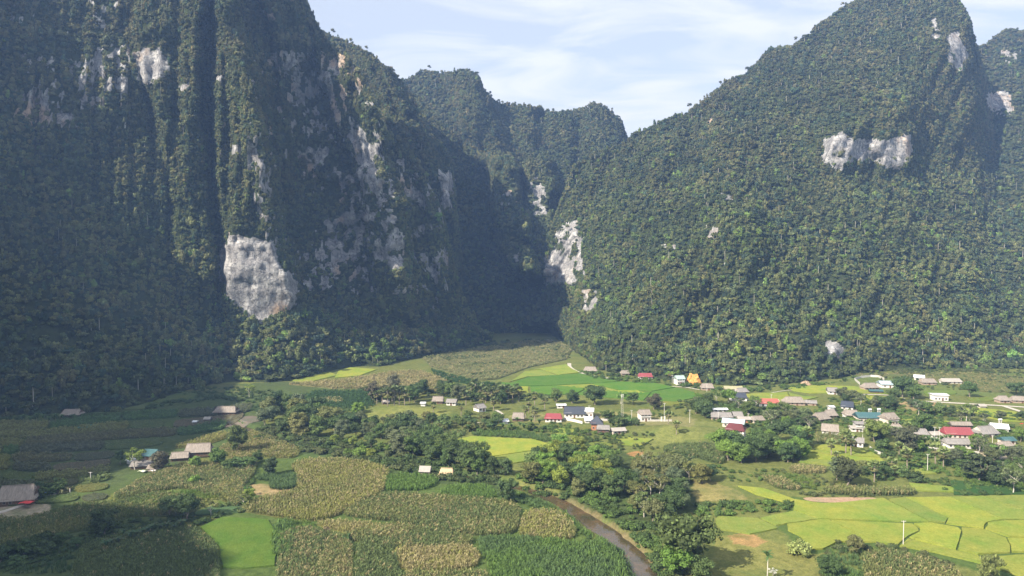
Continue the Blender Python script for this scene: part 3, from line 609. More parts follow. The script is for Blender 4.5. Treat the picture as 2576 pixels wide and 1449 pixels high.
def field(name, polyP, color, h=0.45, inset=0.35, seed=0, kind='structure', n=2):
    P = smooth_poly(WGa(polyP), n, 0.25, seed); c = P.mean(0)
    e = np.roll(P, -1, 0)-np.roll(P, 1, 0); nr = np.stack([e[:, 1], -e[:, 0]], -1); nr /= np.linalg.norm(nr, axis=1)[:, None]+1e-9
    ar = np.sum(P[:, 0]*np.roll(P[:, 1], -1)-np.roll(P[:, 0], -1)*P[:, 1]); P = P-nr*inset*(1 if ar > 0 else -1)
    m = len(P); lo, hi = P.min(0), P.max(0); st = 2.2 if c[1] < 330 else 4.0
    gx, gyy = np.meshgrid(np.arange(lo[0], hi[0], st), np.arange(lo[1], hi[1], st)); q = np.stack([gx.ravel(), gyy.ravel()], -1)
    q = q[inpoly(q[:, 0], q[:, 1], P)]; q = q[segdist(q[:, 0], q[:, 1], P) > st*0.35] if len(q) else q
    vs = [Vector(v) for v in np.concatenate([P, q])]; r = delaunay_2d_cdt(vs, [], [list(range(m))], 1, 1e-5)
    V = np.array([[v.x, v.y] for v in r[0]]); Z = gz(V[:, 0], V[:, 1])+h+0.10; fs = [list(f) for f in r[2]]
    n0 = len(V); top = [(a[0], a[1], z) for a, z in zip(V, Z)]
    # skirt round the standing crop
    cnt = {}
    for f in fs:
        for i in range(len(f)): cnt[(f[i], f[(i+1) % len(f)])] = 1
    bed = [k for k in cnt if (k[1], k[0]) not in cnt]; mp_ = {}
    for a, b in bed:
        for v in (a, b):
            if v not in mp_: mp_[v] = len(top); top.append((V[v][0], V[v][1], Z[v]-h-0.5))
    fs += [[b, a, mp_[a], mp_[b]] for a, b in bed]
    me = bpy.data.meshes.new(name); me.from_pydata(top, [], fs); me.materials.append(M_CROP); o = link(name, me); o.color = (*color, 1); tag(o, kind=kind); return o, P

def blades(name, n, h, wd, spread, seed, mat, stalk=True, arch=0.5, tip=0.25):
    r = np.random.default_rng(seed); V, Fc, lv = [], [], []
    if stalk: V += [(-0.02, 0, 0), (0.02, 0, 0), (0.015, 0, h), (-0.015, 0, h)]; Fc.append([0, 1, 2, 3]); lv.append(1.1)
    for i in range(n):
        a = r.random()*6.283; z0 = h*(0.15+0.7*r.random()) if stalk else 0; L_ = spread*(0.7+0.5*r.random()); up = arch*(0.6+0.6*r.random())
        ca, sa = math.cos(a), math.sin(a); ox, oy = (0, 0) if stalk else (0.35*spread*r.normal(), 0.35*spread*r.normal()); o = len(V)
        zz = [z0, z0+up, z0+up*tip]; rr = [0, L_*0.5, L_]; ww = [wd*0.7, wd, wd*0.15]
        for k in range(3): V += [(ox+ca*rr[k]-sa*ww[k], oy+sa*rr[k]+ca*ww[k], zz[k]), (ox+ca*rr[k]+sa*ww[k], oy+sa*rr[k]-ca*ww[k], zz[k])]
        Fc += [[o, o+1, o+3, o+2], [o+2, o+3, o+5, o+4]]; v = 1+0.2*r.normal(); lv += [v, v]
    me = bpy.data.meshes.new(name); me.from_pydata(V, [], Fc); set_lv(me, np.clip(np.array(lv), 0.4, 1.8)[:, None]*np.ones(3)); me.materials.append(mat); return me
maize_protos = proto_coll('maize_shape', [blades('maize_plant', 9, 0.95, 0.045, 0.42, s, M_LEAF_I, True, 0.30, 0.15) for s in (11, 12, 13, 14)])
grass_protos = proto_coll('tall_grass_shape', [blades('grass_tuft', 16, 0.8, 0.035, 0.55, s, M_LEAF_I, False, 0.95, 0.75) for s in (21, 22, 23)])
shrub_protos = proto_coll('shrub_shape', [leafy('shrub_clump', [(0, 0, 0.28, 0.42, 0.42, 0.36), (0.25, 0.1, 0.22, 0.3, 0.3, 0.28), (-0.2, 0.2, 0.3, 0.26, 0.3, 0.3)], 130, 0.075, s, M_LEAF_I, core=0.7, droop=0.2) for s in (31, 32, 33)])
def crop(name, polyP, hgt, per_m2, cols, coll, seed, rows=None, jit=0.25, label=None, n=2, wmul=1.0, tanmix=None):
    P = smooth_poly(WGa(polyP), n, 0.3, seed); lo, hi = P.min(0)-1, P.max(0)+1; r = np.random.default_rng(seed)
    if rows is None:
        m = int((hi[0]-lo[0])*(hi[1]-lo[1])*per_m2); q = lo+(hi-lo)*r.random((m, 2))
    else:
        ang, gap = rows; st = 1/(per_m2*gap); R_ = max(hi-lo); uu, vv = np.meshgrid(np.arange(-R_, R_, gap), np.arange(-R_, R_, st)); ca, sa = math.cos(ang), math.sin(ang)
        q = np.stack([uu.ravel()+r.normal(size=uu.size)*jit*gap*0.4, vv.ravel()+r.random(uu.size)*st], -1); c0 = (lo+hi)/2
        q = np.stack([c0[0]+q[:, 0]*ca-q[:, 1]*sa, c0[1]+q[:, 0]*sa+q[:, 1]*ca], -1)
    q = q[inpoly(q[:, 0], q[:, 1], P)]; m = len(q); c = np.array(cols[0])[None]*np.ones((m, 1)); t = np.clip(0.5+fbm(q[:, 0]/14, q[:, 1]/14, 0, seed+1, 3)*1.3+r.normal(size=m)*0.3, 0, 1)[:, None]
    c = c*(1-t)+np.array(cols[1])*t
    if tanmix: k = r.random(m) < tanmix*(0.4+1.2*np.clip(fbm(q[:, 0]/20, q[:, 1]/20, 0, seed+2, 3)+0.5, 0, 1)); c[k] = np.array(cols[2])
    c = c*(0.86+0.28*r.random(m))[:, None]; h_ = hgt*((0.75+0.45*r.random(m)) if coll is not shrub_protos else (0.45+0.9*r.random(m)**1.5)); nprot = len(coll.objects)
    o = scatter(name, np.stack([q[:, 0], q[:, 1], gz(q[:, 0], q[:, 1])], -1), h_*wmul, r.random(m)*6.283, c, r.integers(0, nprot, m), coll, zs=1/wmul, tilt=r.normal(size=m)*0.08)
    tag(o, label, kind='stuff'); return o
YG, VG, DG, OL, TAN, SOIL = (0.225, 0.255, 0.045), (0.085, 0.165, 0.026), (0.040, 0.085, 0.025), (0.115, 0.115, 0.045), (0.30, 0.235, 0.115), (0.27, 0.20, 0.13)
LG = (0.195, 0.235, 0.048)
RICE = [  # rice paddies on the survey map: outline, colour
 ([(1999,1258),(2067,1268),(2120,1266),(2219,1313),(2057,1307),(1995,1284)], YG), ([(2120,1266),(2222,1255),(2233,1261),(2337,1315),(2219,1313)], LG), ([(2235,1258),(2275,1253),(2385,1305),(2378,1318),(2340,1315)], LG),
 ([(2277,1253),(2386,1252),(2524,1309),(2482,1316),(2474,1331),(2379,1319),(2386,1305)], YG), ([(2388,1252),(2467,1250),(2600,1296),(2600,1310),(2526,1309)], LG), ([(2470,1250),(2620,1246),(2640,1300),(2600,1294)], LG), ([(2390,1210),(2580,1225),(2620,1245),(2400,1246)], DG),
 ([(1981,1321),(2067,1308),(2085,1310),(2201,1366),(2160,1366),(2108,1365),(2071,1383),(2045,1385),(2011,1350),(1981,1336)], YG), ([(2090,1311),(2295,1320),(2311,1332),(2311,1339),(2282,1353),(2258,1374),(2201,1366)], YG),
 ([(2298,1319),(2339,1317),(2411,1329),(2420,1338),(2406,1385),(2300,1359),(2286,1354),(2312,1340),(2314,1331)], YG), ([(2416,1329),(2473,1333),(2529,1355),(2543,1375),(2543,1393),(2460,1396),(2409,1385),(2421,1338)], YG),
 ([(2478,1332),(2486,1317),(2520,1312),(2620,1310),(2620,1357),(2536,1352)], YG), ([(2534,1356),(2620,1359),(2620,1392),(2545,1391)], YG), ([(2262,1376),(2284,1358),(2406,1388),(2457,1399),(2465,1404),(2620,1396),(2620,1470),(2560,1449),(2450,1415),(2350,1392)], YG),
 ([(1855,1224),(1920,1230),(2003,1260),(1985,1268),(1900,1245)], YG), ([(1913,1305),(1998,1287),(2058,1308),(1953,1324)], LG), ([(1805,1300),(1908,1306),(1958,1332),(1888,1346),(1815,1335),(1800,1318)], LG),
 ([(1142,1109),(1186,1099),(1342,1106),(1385,1120),(1340,1135),(1270,1145),(1225,1152),(1160,1130)], YG), ([(1228,1153),(1270,1146),(1342,1136),(1386,1121),(1390,1150),(1300,1166),(1245,1172)], LG),
 ([(1282,962),(1320,935),(1360,931),(1400,945),(1330,948)], LG), ([(1330,932),(1425,917),(1438,928),(1460,938),(1405,944),(1362,930)], LG), ([(1252,962),(1285,964),(1330,949),(1460,940),(1500,948),(1560,960),(1490,966),(1400,970),(1330,972),(1260,972)], VG),
 ([(1248,973),(1330,973),(1330,988),(1290,982)], YG), ([(1332,973),(1400,971),(1480,975),(1450,992),(1380,994),(1335,985)], VG), ([(1400,971),(1490,967),(1560,985),(1520,985)], YG), ([(1490,966),(1562,961),(1640,963),(1700,975),(1640,985),(1565,984)], VG), ([(1450,993),(1482,976),(1565,986),(1640,987),(1620,1008),(1520,1000)], VG), ([(1640,986),(1700,976),(1748,988),(1752,1002),(1700,1012),(1622,1009)], VG), ([(1550,984),(1600,982),(1625,990),(1560,992)], YG),
 ([(1855,993),(1917,990),(1981,988),(1990,1004),(1976,1018),(1907,1005)], YG), ([(1983,988),(2020,998),(2060,1000),(2020,1010),(1992,1010)], LG), ([(1976,974),(2060,970),(2147,973),(2200,980),(2147,990),(2040,990),(1994,984)], YG), ([(2147,975),(2200,980),(2245,992),(2160,990)], YG), ([(2173,996),(2275,1002),(2263,1010),(2186,1006)], YG),
 ([(2301,1037),(2429,1038),(2531,1062),(2600,1062),(2600,1042),(2455,1026),(2400,1034)], YG), ([(2263,1047),(2301,1050),(2318,1060),(2270,1064)], YG), ([(2368,1060),(2419,1061),(2403,1070),(2375,1068)], YG),
 ([(2050,1120),(2096,1120),(2173,1130),(2200,1142),(2110,1136),(2046,1128)], YG), ([(2042,1129),(2110,1137),(2200,1143),(2215,1152),(2110,1147),(2026,1139)], YG), ([(2024,1140),(2110,1148),(2216,1154),(2228,1164),(2120,1160),(2012,1152)], YG), ([(2014,1154),(2120,1162),(2230,1166),(2237,1178),(2147,1183),(2076,1171),(2010,1164)], LG),
 ([(2301,1178),(2334,1182),(2357,1193),(2300,1196)], LG), ([(2286,1217),(2391,1226),(2420,1240),(2300,1236)], LG), ([(1549,1100),(1644,1102),(1630,1114),(1610,1124),(1554,1118)], YG), ([(1379,1084),(1410,1079),(1447,1081),(1442,1098),(1400,1099)], LG),
 ([(505,1328),(560,1302),(675,1309),(692,1340),(697,1395),(690,1425),(620,1432),(560,1430),(550,1375)], (0.085, 0.140, 0.022)), ([(715,955),(770,940),(830,937),(850,945),(770,964)], YG), ([(850,935),(880,925),(950,930),(905,946),(840,952)], YG), ([(1480,975),(1500,974),(1502,976)], YG)]
for i, (p, c) in enumerate(RICE[:-1]):
    k = 1+0.07*math.sin(i*2.3); field('rice_paddy', p, (c[0]*k, c[1]*k, c[2]), 0.45, 0.14 if min(q[1] for q in p) > 1080 else 0.35, 100+i, n=0)
# other bare or low fields: outline, colour, height
for i, (p, c, h) in enumerate([
 ([(2005,1252),(2215,1252),(2219,1262),(2120,1265),(2070,1266),(2040,1263)], (0.36,0.25,0.165), 0.05), ([(2257,1014),(2301,1009),(2360,1014),(2398,1027),(2393,1032),(2288,1034)], (0.30,0.22,0.11), 0.3),
 ([(-60,1090),(40,1078),(120,1076),(60,1100),(-40,1110)], (0.17,0.16,0.12), 0.2), ([(120,1085),(210,1075),(290,1085),(180,1096),(90,1104)], (0.075,0.11,0.04), 0.3), ([(540,1060),(640,1045),(660,1060),(560,1078)], (0.15,0.13,0.10), 0.2),
 ([(400,958),(470,950),(560,965),(640,975),(600,990),(470,985)], (0.10,0.115,0.04), 0.2), ([(350,1003),(440,985),(560,990),(520,1003),(400,1015)], (0.085,0.115,0.038), 0.2), ([(160,1028),(330,1020),(480,1012),(360,1030)], (0.09,0.12,0.045), 0.2),
 ([(545,1270),(640,1262),(620,1290),(470,1300),(500,1285)], (0.075,0.12,0.05), 0.3), ([(520,1195),(600,1180),(640,1190),(610,1205),(540,1208)], (0.10,0.15,0.03), 0.3)]):
    field('field', p, c, h, 0.2, 300+i)
# maize: outline, plant height, rows, colours, share of dry plants
OLC, DKC, TNC, YLC = (0.165,0.180,0.060), (0.108,0.145,0.050), (0.28,0.245,0.115), (0.215,0.220,0.060)
MAIZE = [
 ([(770,1160),(850,1158),(925,1165),(980,1185),(965,1240),(900,1270),(850,1300),(780,1316),(600,1287),(650,1256),(750,1238),(748,1190),(725,1175)], 2.1, 1.5, OLC, YLC, 0.32),
 ([(968,1243),(1100,1252),(1250,1262),(1300,1272),(1312,1290),(1298,1345),(1200,1352),(1100,1335),(1000,1316),(855,1300),(905,1270)], 2.1, 1.6, DKC, OLC, 0.15),
 ([(1320,1290),(1400,1288),(1440,1318),(1455,1358),(1380,1366),(1302,1352)], 2.1, 1.5, OLC, YLC, 0.25),
 ([(465,1168),(560,1166),(650,1165),(640,1195),(612,1225),(605,1280),(525,1248),(450,1228),(380,1240),(300,1262),(275,1258),(380,1195)], 2.0, 1.5, OLC, DKC, 0.22),
 ([(560,1212),(610,1205),(612,1260),(598,1280),(540,1250)], 2.0, 0.9, YLC, YLC, 0.5),
 ([(-80,1300),(60,1310),(200,1270),(300,1264),(400,1240),(520,1262),(480,1300),(330,1300),(240,1330),(120,1352),(-80,1390)], 1.9, 1.1, DKC, OLC, 0.12),
 ([(700,1345),(780,1330),(850,1347),(890,1370),(886,1449),(890,1500),(690,1500),(700,1420)], 2.0, 1.5, DKC, OLC, 0.3),
 ([(780,1318),(890,1314),(1030,1342),(1000,1360),(880,1347)], 2.0, 1.3, YLC, TNC, 0.5),
 ([(900,1366),(982,1366),(1008,1440),(1010,1510),(888,1510)], 2.1, 1.3, DKC, DKC, 0.05),
 ([(985,1386),(1190,1378),(1214,1408),(1192,1436),(1012,1441)], 2.1, 1.6, YLC, TNC, 0.75),
 ([(852,1350),(1000,1320),(1190,1354),(1196,1377),(985,1384),(895,1365)], 2.0, 1.5, OLC, DKC, 0.2),
 ([(1012,1444),(1230,1440),(1240,1540),(1012,1540)], 2.0, 1.4, DKC, OLC, 0.3),
 ([(180,1449),(205,1380),(300,1350),(400,1332),(490,1330),(548,1380),(552,1449),(560,1600),(150,1600)], 2.1, 1.2, DKC, DKC, 0.04),
 ([(1674,1125),(1740,1120),(1797,1120),(1825,1150),(1819,1172),(1743,1150),(1665,1138)], 2.3, 1.4, DKC, DKC, 0.05),
 ([(2073,1231),(2303,1234),(2310,1249),(2078,1247)], 2.2, 1.3, DKC, OLC, 0.2), ([(1981,1176),(2081,1178),(2081,1193),(1989,1193)], 2.0, 1.1, OLC, TNC, 0.4), ([(1905,1200),(1968,1206),(2025,1236),(1960,1234)], 2.0, 1.1, OLC, DKC, 0.3),
 ([(2055,1093),(2122,1097),(2127,1120),(2052,1116)], 2.0, 0.9, OLC, DKC, 0.2), ([(2165,1395),(2250,1388),(2400,1430),(2440,1490),(2180,1500)], 2.0, 1.2, DKC, OLC, 0.25), ([(1098,1090),(1175,1085),(1172,1096),(1120,1108)], 2.0, 0.8, DKC, DKC, 0.1),
 ([(570,1120),(650,1090),(700,1110),(760,1135),(740,1155),(640,1150),(590,1160),(540,1140)], 2.0, 1.0, OLC, YLC, 0.35), ([(425,1130),(560,1088),(585,1095),(540,1115),(470,1128)], 2.0, 1.1, YLC, YLC, 0.2),
 # wide far fields, thinner
 ([(720,967),(830,960),(905,950),(1000,935),(1060,935),(1140,965),(1110,985),(990,975),(850,980)], 2.2, 0.30, TNC, OLC, 0.5), ([(1062,902),(1150,885),(1240,872),(1330,858),(1400,857),(1440,880),(1425,905),(1330,925),(1250,955),(1200,958),(1085,925)], 2.2, 0.16, (0.21,0.215,0.095), (0.16,0.185,0.07), 0.25),
 ([(790,985),(930,985),(940,1020),(830,1030),(760,1010)], 2.0, 0.35, DG, DG, 0.0), ([(800,1005),(860,1004),(870,1015),(820,1016)], 2.0, 0.4, TNC, OLC, 0.4), ([(1085,930),(1200,962),(1250,965),(1230,975),(1100,955)], 2.0, 0.3, DG, DG, 0.05),
 ([(2100,942),(2300,938),(2576,950),(2576,990),(2450,985),(2330,950)], 1.6, 0.08, OLC, TNC, 0.4)]
_r = np.random.default_rng(77); _cols = [DKC, (0.125,0.130,0.060), (0.080,0.140,0.045), (0.155,0.140,0.085), (0.150,0.160,0.050), (0.095,0.110,0.060), OLC]
for k in range(10):
    yl = lambda x, k=k: 1056+k*21.5-0.085*max(-40, x-150)+4*math.sin(x/70+k)
    xr = np.interp(1056+k*21.5, [1056, 1085, 1110, 1130, 1165, 1240, 1270], [640, 610, 545, 300, 284, 280, 270]); xs = [-110]+sorted(_r.uniform(-20, xr-60, 3 if xr > 400 else 2).tolist())+[xr]
    for a_, b_ in zip(xs[:-1], xs[1:]):
        if b_-a_ < 25: continue
        c_ = _cols[_r.integers(len(_cols))]; MAIZE.append(([(a_+3, yl(a_)+1.5), ((a_+b_)/2, yl((a_+b_)/2)+1.5), (b_-3, yl(b_)+1.5), (b_-9, yl(b_)+20.5), ((a_+b_)/2, yl((a_+b_)/2)+20.5), (a_-3, yl(a_)+20.5)], 1.9 if _r.random() < 0.6 else 1.0, 0.5, c_, tuple(v*1.15 for v in c_), 0.0))
for i, (p, h, dn, c1, c2, tn) in enumerate(MAIZE):
    near = dn > 0.55; c = np.array(c1)*0.55+np.array(c2)*0.1
    field('maize_field', p, tuple(c), 0.05 if near else 0.5, 0.1, 400+i)
    crop('maize_crop', p, h, dn, (c1, c2, TNC), maize_protos, 500+i, rows=(0.35+0.9*math.sin(i*1.7), 1.15) if dn > 0.6 else None, tanmix=tn, wmul=1.0 if dn > 0.6 else 1.7)
# tall fodder grass and weeds: outline, height, per square metre, colours
GR1, GR2, GR3 = (0.105,0.180,0.038), (0.088,0.145,0.052), (0.14,0.195,0.038)
for i, (p, h, dn, c1, c2) in enumerate([
 ([(1200,1357),(1290,1355),(1400,1365),(1500,1375),(1562,1385),(1590,1440),(1600,1560),(1240,1560),(1240,1440),(1218,1400)], 2.0, 0.9, GR1, GR2), ([(970,1197),(1040,1195),(1105,1205),(1090,1228),(1040,1236),(970,1238)], 1.8, 0.9, GR1, GR1), ([(1120,1228),(1180,1222),(1245,1226),(1248,1258),(1150,1254),(1100,1248)], 1.8, 0.9, GR1, GR1),
 ([(680,1205),(745,1196),(745,1230),(690,1236),(676,1220)], 2.0, 1.0, GR2, GR2), ([(640,1195),(690,1190),(700,1205),(660,1215)], 1.6, 0.9, GR2, GR2), ([(320,1255),(430,1238),(520,1240),(560,1255),(430,1268),(340,1275)], 1.4, 0.8, GR1, GR3), ([(690,1318),(735,1310),(740,1380),(720,1415),(690,1400)], 2.2, 0.6, GR2, GR1),
 ([(730,1308),(800,1315),(790,1345),(725,1345)], 1.2, 0.8, GR3, GR1), ([(1180,1090),(1300,1085),(1385,1100),(1390,1115),(1290,1102),(1190,1098)], 1.4, 0.6, GR1, GR2), ([(1255,1235),(1330,1250),(1420,1290),(1480,1345),(1560,1390),(1540,1395),(1440,1330),(1380,1290),(1290,1262)], 1.6, 0.8, GR1, GR2),
 ([(380,1180),(470,1165),(480,1185),(400,1198)], 1.0, 0.7, GR3, GR1), ([(2398,1142),(2444,1144),(2442,1170),(2403,1182)], 0.8, 1.0, (0.07,0.19,0.06), GR1), ([(1968,1190),(2040,1205),(2060,1235),(2000,1228)], 1.0, 0.7, GR3, GR1), ([(2080,1390),(2150,1380),(2180,1400),(2170,1500),(2080,1500),(2075,1430)], 1.4, 0.6, GR2, GR1),
 ([(0,1390),(150,1370),(250,1380),(190,1440),(0,1449)], 1.0, 0.6, DG, GR2), ([(1400,1150),(1450,1140),(1470,1165),(1410,1175)], 1, 0.5, GR1, GR2), ([(600,1035),(700,1000),(830,985),(950,1020),(900,1040),(760,1040)], 1.4, 0.3, DG, GR2), ([(2440,1150),(2576,1165),(2576,1240),(2450,1225),(2400,1190)], 1.3, 0.4, GR3, GR1)]):
    crop('tall_grass', p, h, dn, (c1, c2, c2), grass_protos, 700+i, wmul=1.15)
# undergrowth, hedges and bank bushes that nobody could count
SH1, SH2, SH3 = (0.062,0.100,0.030), (0.10,0.115,0.045), (0.10,0.165,0.035)
for i, (p, h, dn, c1, c2) in enumerate([
 ([(1290,1200),(1400,1180),(1500,1240),(1640,1290),(1760,1290),(1700,1340),(1640,1345),(1560,1330),(1480,1290),(1400,1255),(1320,1238)], 3.2, 0.10, SH1, SH3), ([(640,1080),(760,1100),(900,1130),(1050,1165),(1240,1205),(1290,1228),(1240,1226),(1100,1205),(960,1175),(850,1152),(740,1130),(640,1110)], 3.4, 0.20, SH1, SH2),
 ([(1640,1330),(1700,1340),(1740,1380),(1760,1449),(1740,1560),(1690,1560),(1650,1400),(1600,1350)], 2.6, 0.14, SH2, SH3), ([(1730,1270),(1800,1262),(1900,1266),(1990,1262),(1985,1285),(1900,1292),(1820,1300),(1740,1298)], 2.8, 0.13, SH1, SH3), ([(1980,1215),(2080,1220),(2300,1238),(2310,1252),(2080,1252),(2010,1248)], 1.8, 0.10, SH1, SH2),
 ([(2080,1365),(2150,1368),(2290,1385),(2400,1420),(2450,1449),(2420,1460),(2300,1400),(2180,1385),(2130,1395),(2080,1390)], 2.6, 0.16, SH1, SH2), ([(2070,1390),(2090,1380),(2085,1449),(2070,1490),(2055,1460)], 1.6, 0.3, SH1, SH2), ([(2180,1190),(2300,1195),(2400,1205),(2500,1210),(2576,1230),(2576,1250),(2400,1245),(2290,1215),(2180,1215)], 2.4, 0.09, SH1, SH3),
 ([(-80,1400),(60,1372),(200,1340),(320,1350),(200,1400),(80,1430),(-80,1449)], 2.2, 0.10, SH1, SH1), ([(215,1330),(330,1310),(470,1298),(560,1290),(570,1300),(500,1325),(400,1330),(240,1360)], 2.4, 0.14, SH1, SH1), ([(600,1240),(640,1200),(655,1195),(625,1240),(640,1270),(600,1280)], 2.0, 0.25, SH1, SH3), ([(540,1275),(650,1262),(652,1285),(560,1298)], 2.2, 0.18, SH3, SH2),
 ([(-100,1050),(150,1048),(330,1040),(420,1010),(500,1000),(640,990),(560,1004),(420,1022),(330,1050),(-100,1062)], 3.0, 0.07, SH1, SH1), ([(420,985),(560,975),(700,985),(760,1010),(640,1015),(500,1000)], 2.5, 0.05, SH1, SH1), ([(860,985),(1000,985),(1090,1000),(1250,1000),(1400,1010),(1400,1000),(1250,985),(1000,970)], 3.0, 0.045, SH1, SH2),
 ([(1170,1075),(1300,1075),(1400,1078),(1400,1100),(1300,1092),(1180,1092)], 2.6, 0.10, SH3, SH1), ([(1400,1090),(1560,1090),(1640,1085),(1660,1130),(1560,1135),(1440,1140)], 2.0, 0.09, SH1, SH2), ([(1770,1010),(1900,1030),(2050,1050),(2050,1090),(1900,1085),(1790,1060)], 2.8, 0.11, SH1, SH3), ([(2050,1020),(2300,1035),(2576,1080),(2576,1110),(2300,1090),(2050,1070)], 2.8, 0.09, SH1, SH3),
 ([(2180,1130),(2330,1120),(2500,1170),(2576,1180),(2576,1220),(2400,1200),(2250,1175)], 2.6, 0.11, SH1, SH3), ([(1440,930),(1700,960),(1850,978),(2100,962),(2150,946),(2160,955),(2050,975),(1850,990),(1700,972),(1500,955)], 3.2, 0.06, SH1, SH3), ([(2130,940),(2350,925),(2620,925),(2620,960),(2400,945),(2250,955)], 2.8, 0.035, SH1, SH2),
 ([(1060,905),(1240,860),(1420,852),(1440,905),(1400,905),(1330,880),(1200,890),(1100,920)], 3.4, 0.02, SH1, SH2), ([(1150,915),(1300,912),(1300,917),(1150,922)], 2.6, 0.15, SH1, SH1), ([(1200,938),(1290,935),(1290,940),(1180,946)], 2.6, 0.12, SH1, SH1), ([(1100,900),(1230,895),(1232,900),(1100,906)], 2.6, 0.15, SH1, SH1), ([(1610,1185),(1830,1175),(1960,1180),(1980,1215),(1850,1220),(1760,1200)], 2.2, 0.035, SH1, SH3)]):
    crop('undergrowth', p, h, dn, (c1, c2, c2), shrub_protos, 800+i, wmul=1.25)

for i, (p, h, dn, c1, c2) in enumerate([([(1300,1208),(1360,1226),(1440,1262),(1500,1298),(1570,1345),(1625,1400),(1665,1455),(1690,1540),(1720,1540),(1700,1449),(1650,1380),(1590,1325),(1500,1272),(1400,1225),(1320,1198)], 3.4, 0.16, SH1, SH3),
    ([(1262,1228),(1320,1246),(1390,1280),(1450,1320),(1520,1368),(1578,1425),(1592,1500),(1570,1500),(1550,1425),(1490,1372),(1420,1325),(1350,1285),(1270,1248)], 2.3, 0.14, SH3, SH1), ([(2080,1000),(2170,990),(2420,1030),(2576,1045),(2576,1060),(2400,1045),(2250,1040),(2100,1025)], 2.4, 0.05, SH1, SH3), ([(1700,1010),(1860,1015),(1980,1030),(1960,1050),(1780,1040),(1690,1030)], 2.4, 0.07, SH1, SH2),
    ([(1380,1060),(1520,1090),(1580,1100),(1540,1108),(1440,1104),(1370,1080)], 2.2, 0.12, SH3, SH1), ([(2200,950),(2430,945),(2576,965),(2576,990),(2430,985),(2250,975)], 2.2, 0.03, SH1, SH2), ([(1590,1040),(1700,1030),(1760,1040),(1700,1050),(1600,1050)], 1.8, 0.05, SH1, SH3), ([(1860,1180),(2000,1178),(2060,1200),(2200,1215),(2180,1225),(2000,1215),(1880,1200)], 1.8, 0.08, SH3, SH2)]):
    crop('undergrowth', p, h, dn, (c1, c2, c2), shrub_protos, 860+i, wmul=1.25)
for i, p in enumerate([[(1760,1092),(1820,1085),(1838,1100),(1780,1108)], [(1450,1118),(1530,1112),(1548,1126),(1480,1134)], [(2120,1008),(2170,1004),(2180,1014),(2128,1018)], [(2320,985),(2400,982),(2410,992),(2330,996)], [(2430,1000),(2510,1000),(2500,1010),(2440,1010)], [(1700,1000),(1740,1014),(1690,1020),(1660,1012)], [(2480,1190),(2560,1200),(2576,1220),(2490,1212)]]):
    field('vegetable_plot', p, (0.12+0.02*(i % 3), 0.17, 0.035), 0.35, 0.2, 350+i)
# ------------------------------------------------------------------ single trees, palms and bananas
def simple_mat(name, col, rough=0.85, spec=0.2, var=0.25, sc=1.2, metal=0.0, st=None):
    m, nd, lk, b = material(name, rough, spec); n = noise(nd, lk, sc, 5, 0.65, stretch=st)
    c = np.array(col); lk.new(ramp(nd, lk, n, [(0.32, tuple(c*(1-var))), (0.68, tuple(np.minimum(c*(1+var), 0.95)))]), b.inputs['Base Color']); b.inputs['Metallic'].default_value = metal
    bump(nd, lk, b, n, 0.3, 0.05); return m
M_BARK = simple_mat('grey_bark', (0.20, 0.17, 0.13), 0.9, 0.1, 0.3, 2.0)
M_BARKP = simple_mat('pale_bark', (0.42, 0.39, 0.33), 0.9, 0.1, 0.2, 2.0)
def tube(V, Fc, p0, p1, r0, r1, n=6):
    p0, p1 = np.array(p0, float), np.array(p1, float); d = p1-p0; d /= np.linalg.norm(d)+1e-9
    a = np.cross(d, (0.3, 1, 0.2)); a /= np.linalg.norm(a); b = np.cross(d, a); o = len(V)
    for p, r in ((p0, r0), (p1, r1)):
        for i in range(n):
            t = 6.2832*i/n; V.append(tuple(p+(a*math.cos(t)+b*math.sin(t))*r))
    for i in range(n): Fc.append([o+i, o+(i+1) % n, o+n+(i+1) % n, o+n+i])
    Fc.append([o+n+i for i in range(n)])
def mesh_of(name, V, Fc, mat, smooth=False):
    me = bpy.data.meshes.new(name); me.from_pydata([tuple(map(float, v)) for v in V], [], Fc); me.materials.append(mat)
    if smooth: me.polygons.foreach_set('use_smooth', [True]*len(me.polygons))
    return me
def trunk_mesh(seed, h=0.5, r=0.035, limbs=5, lean=0.05, mat=None):
    q = random.Random(seed); V, Fc = [], []; p = (0, 0, -0.03); x = y = 0
    for k in range(4):
        nx, ny, nz_ = x+q.uniform(-lean, lean), y+q.uniform(-lean, lean), h*(k+1)/4; tube(V, Fc, p, (nx, ny, nz_), r*(1.15-0.2*k), r*(0.95-0.2*k)); p = (nx, ny, nz_); x, y = nx, ny
    for k in range(limbs):
        a = k*2.4+q.random(); z0 = h*(0.45+0.5*q.random()); l_ = 0.24+0.14*q.random(); mid = (x*z0/h+math.cos(a)*l_*0.5, y*z0/h+math.sin(a)*l_*0.5, z0+0.14); end = (math.cos(a)*l_*1.0, math.sin(a)*l_*1.0, z0+0.32)
        tube(V, Fc, (x*z0/h, y*z0/h, z0), mid, r*0.5, r*0.32, 5); tube(V, Fc, mid, end, r*0.32, r*0.12, 5)
    return mesh_of('tree_trunk', V, Fc, mat or M_BARK, True)
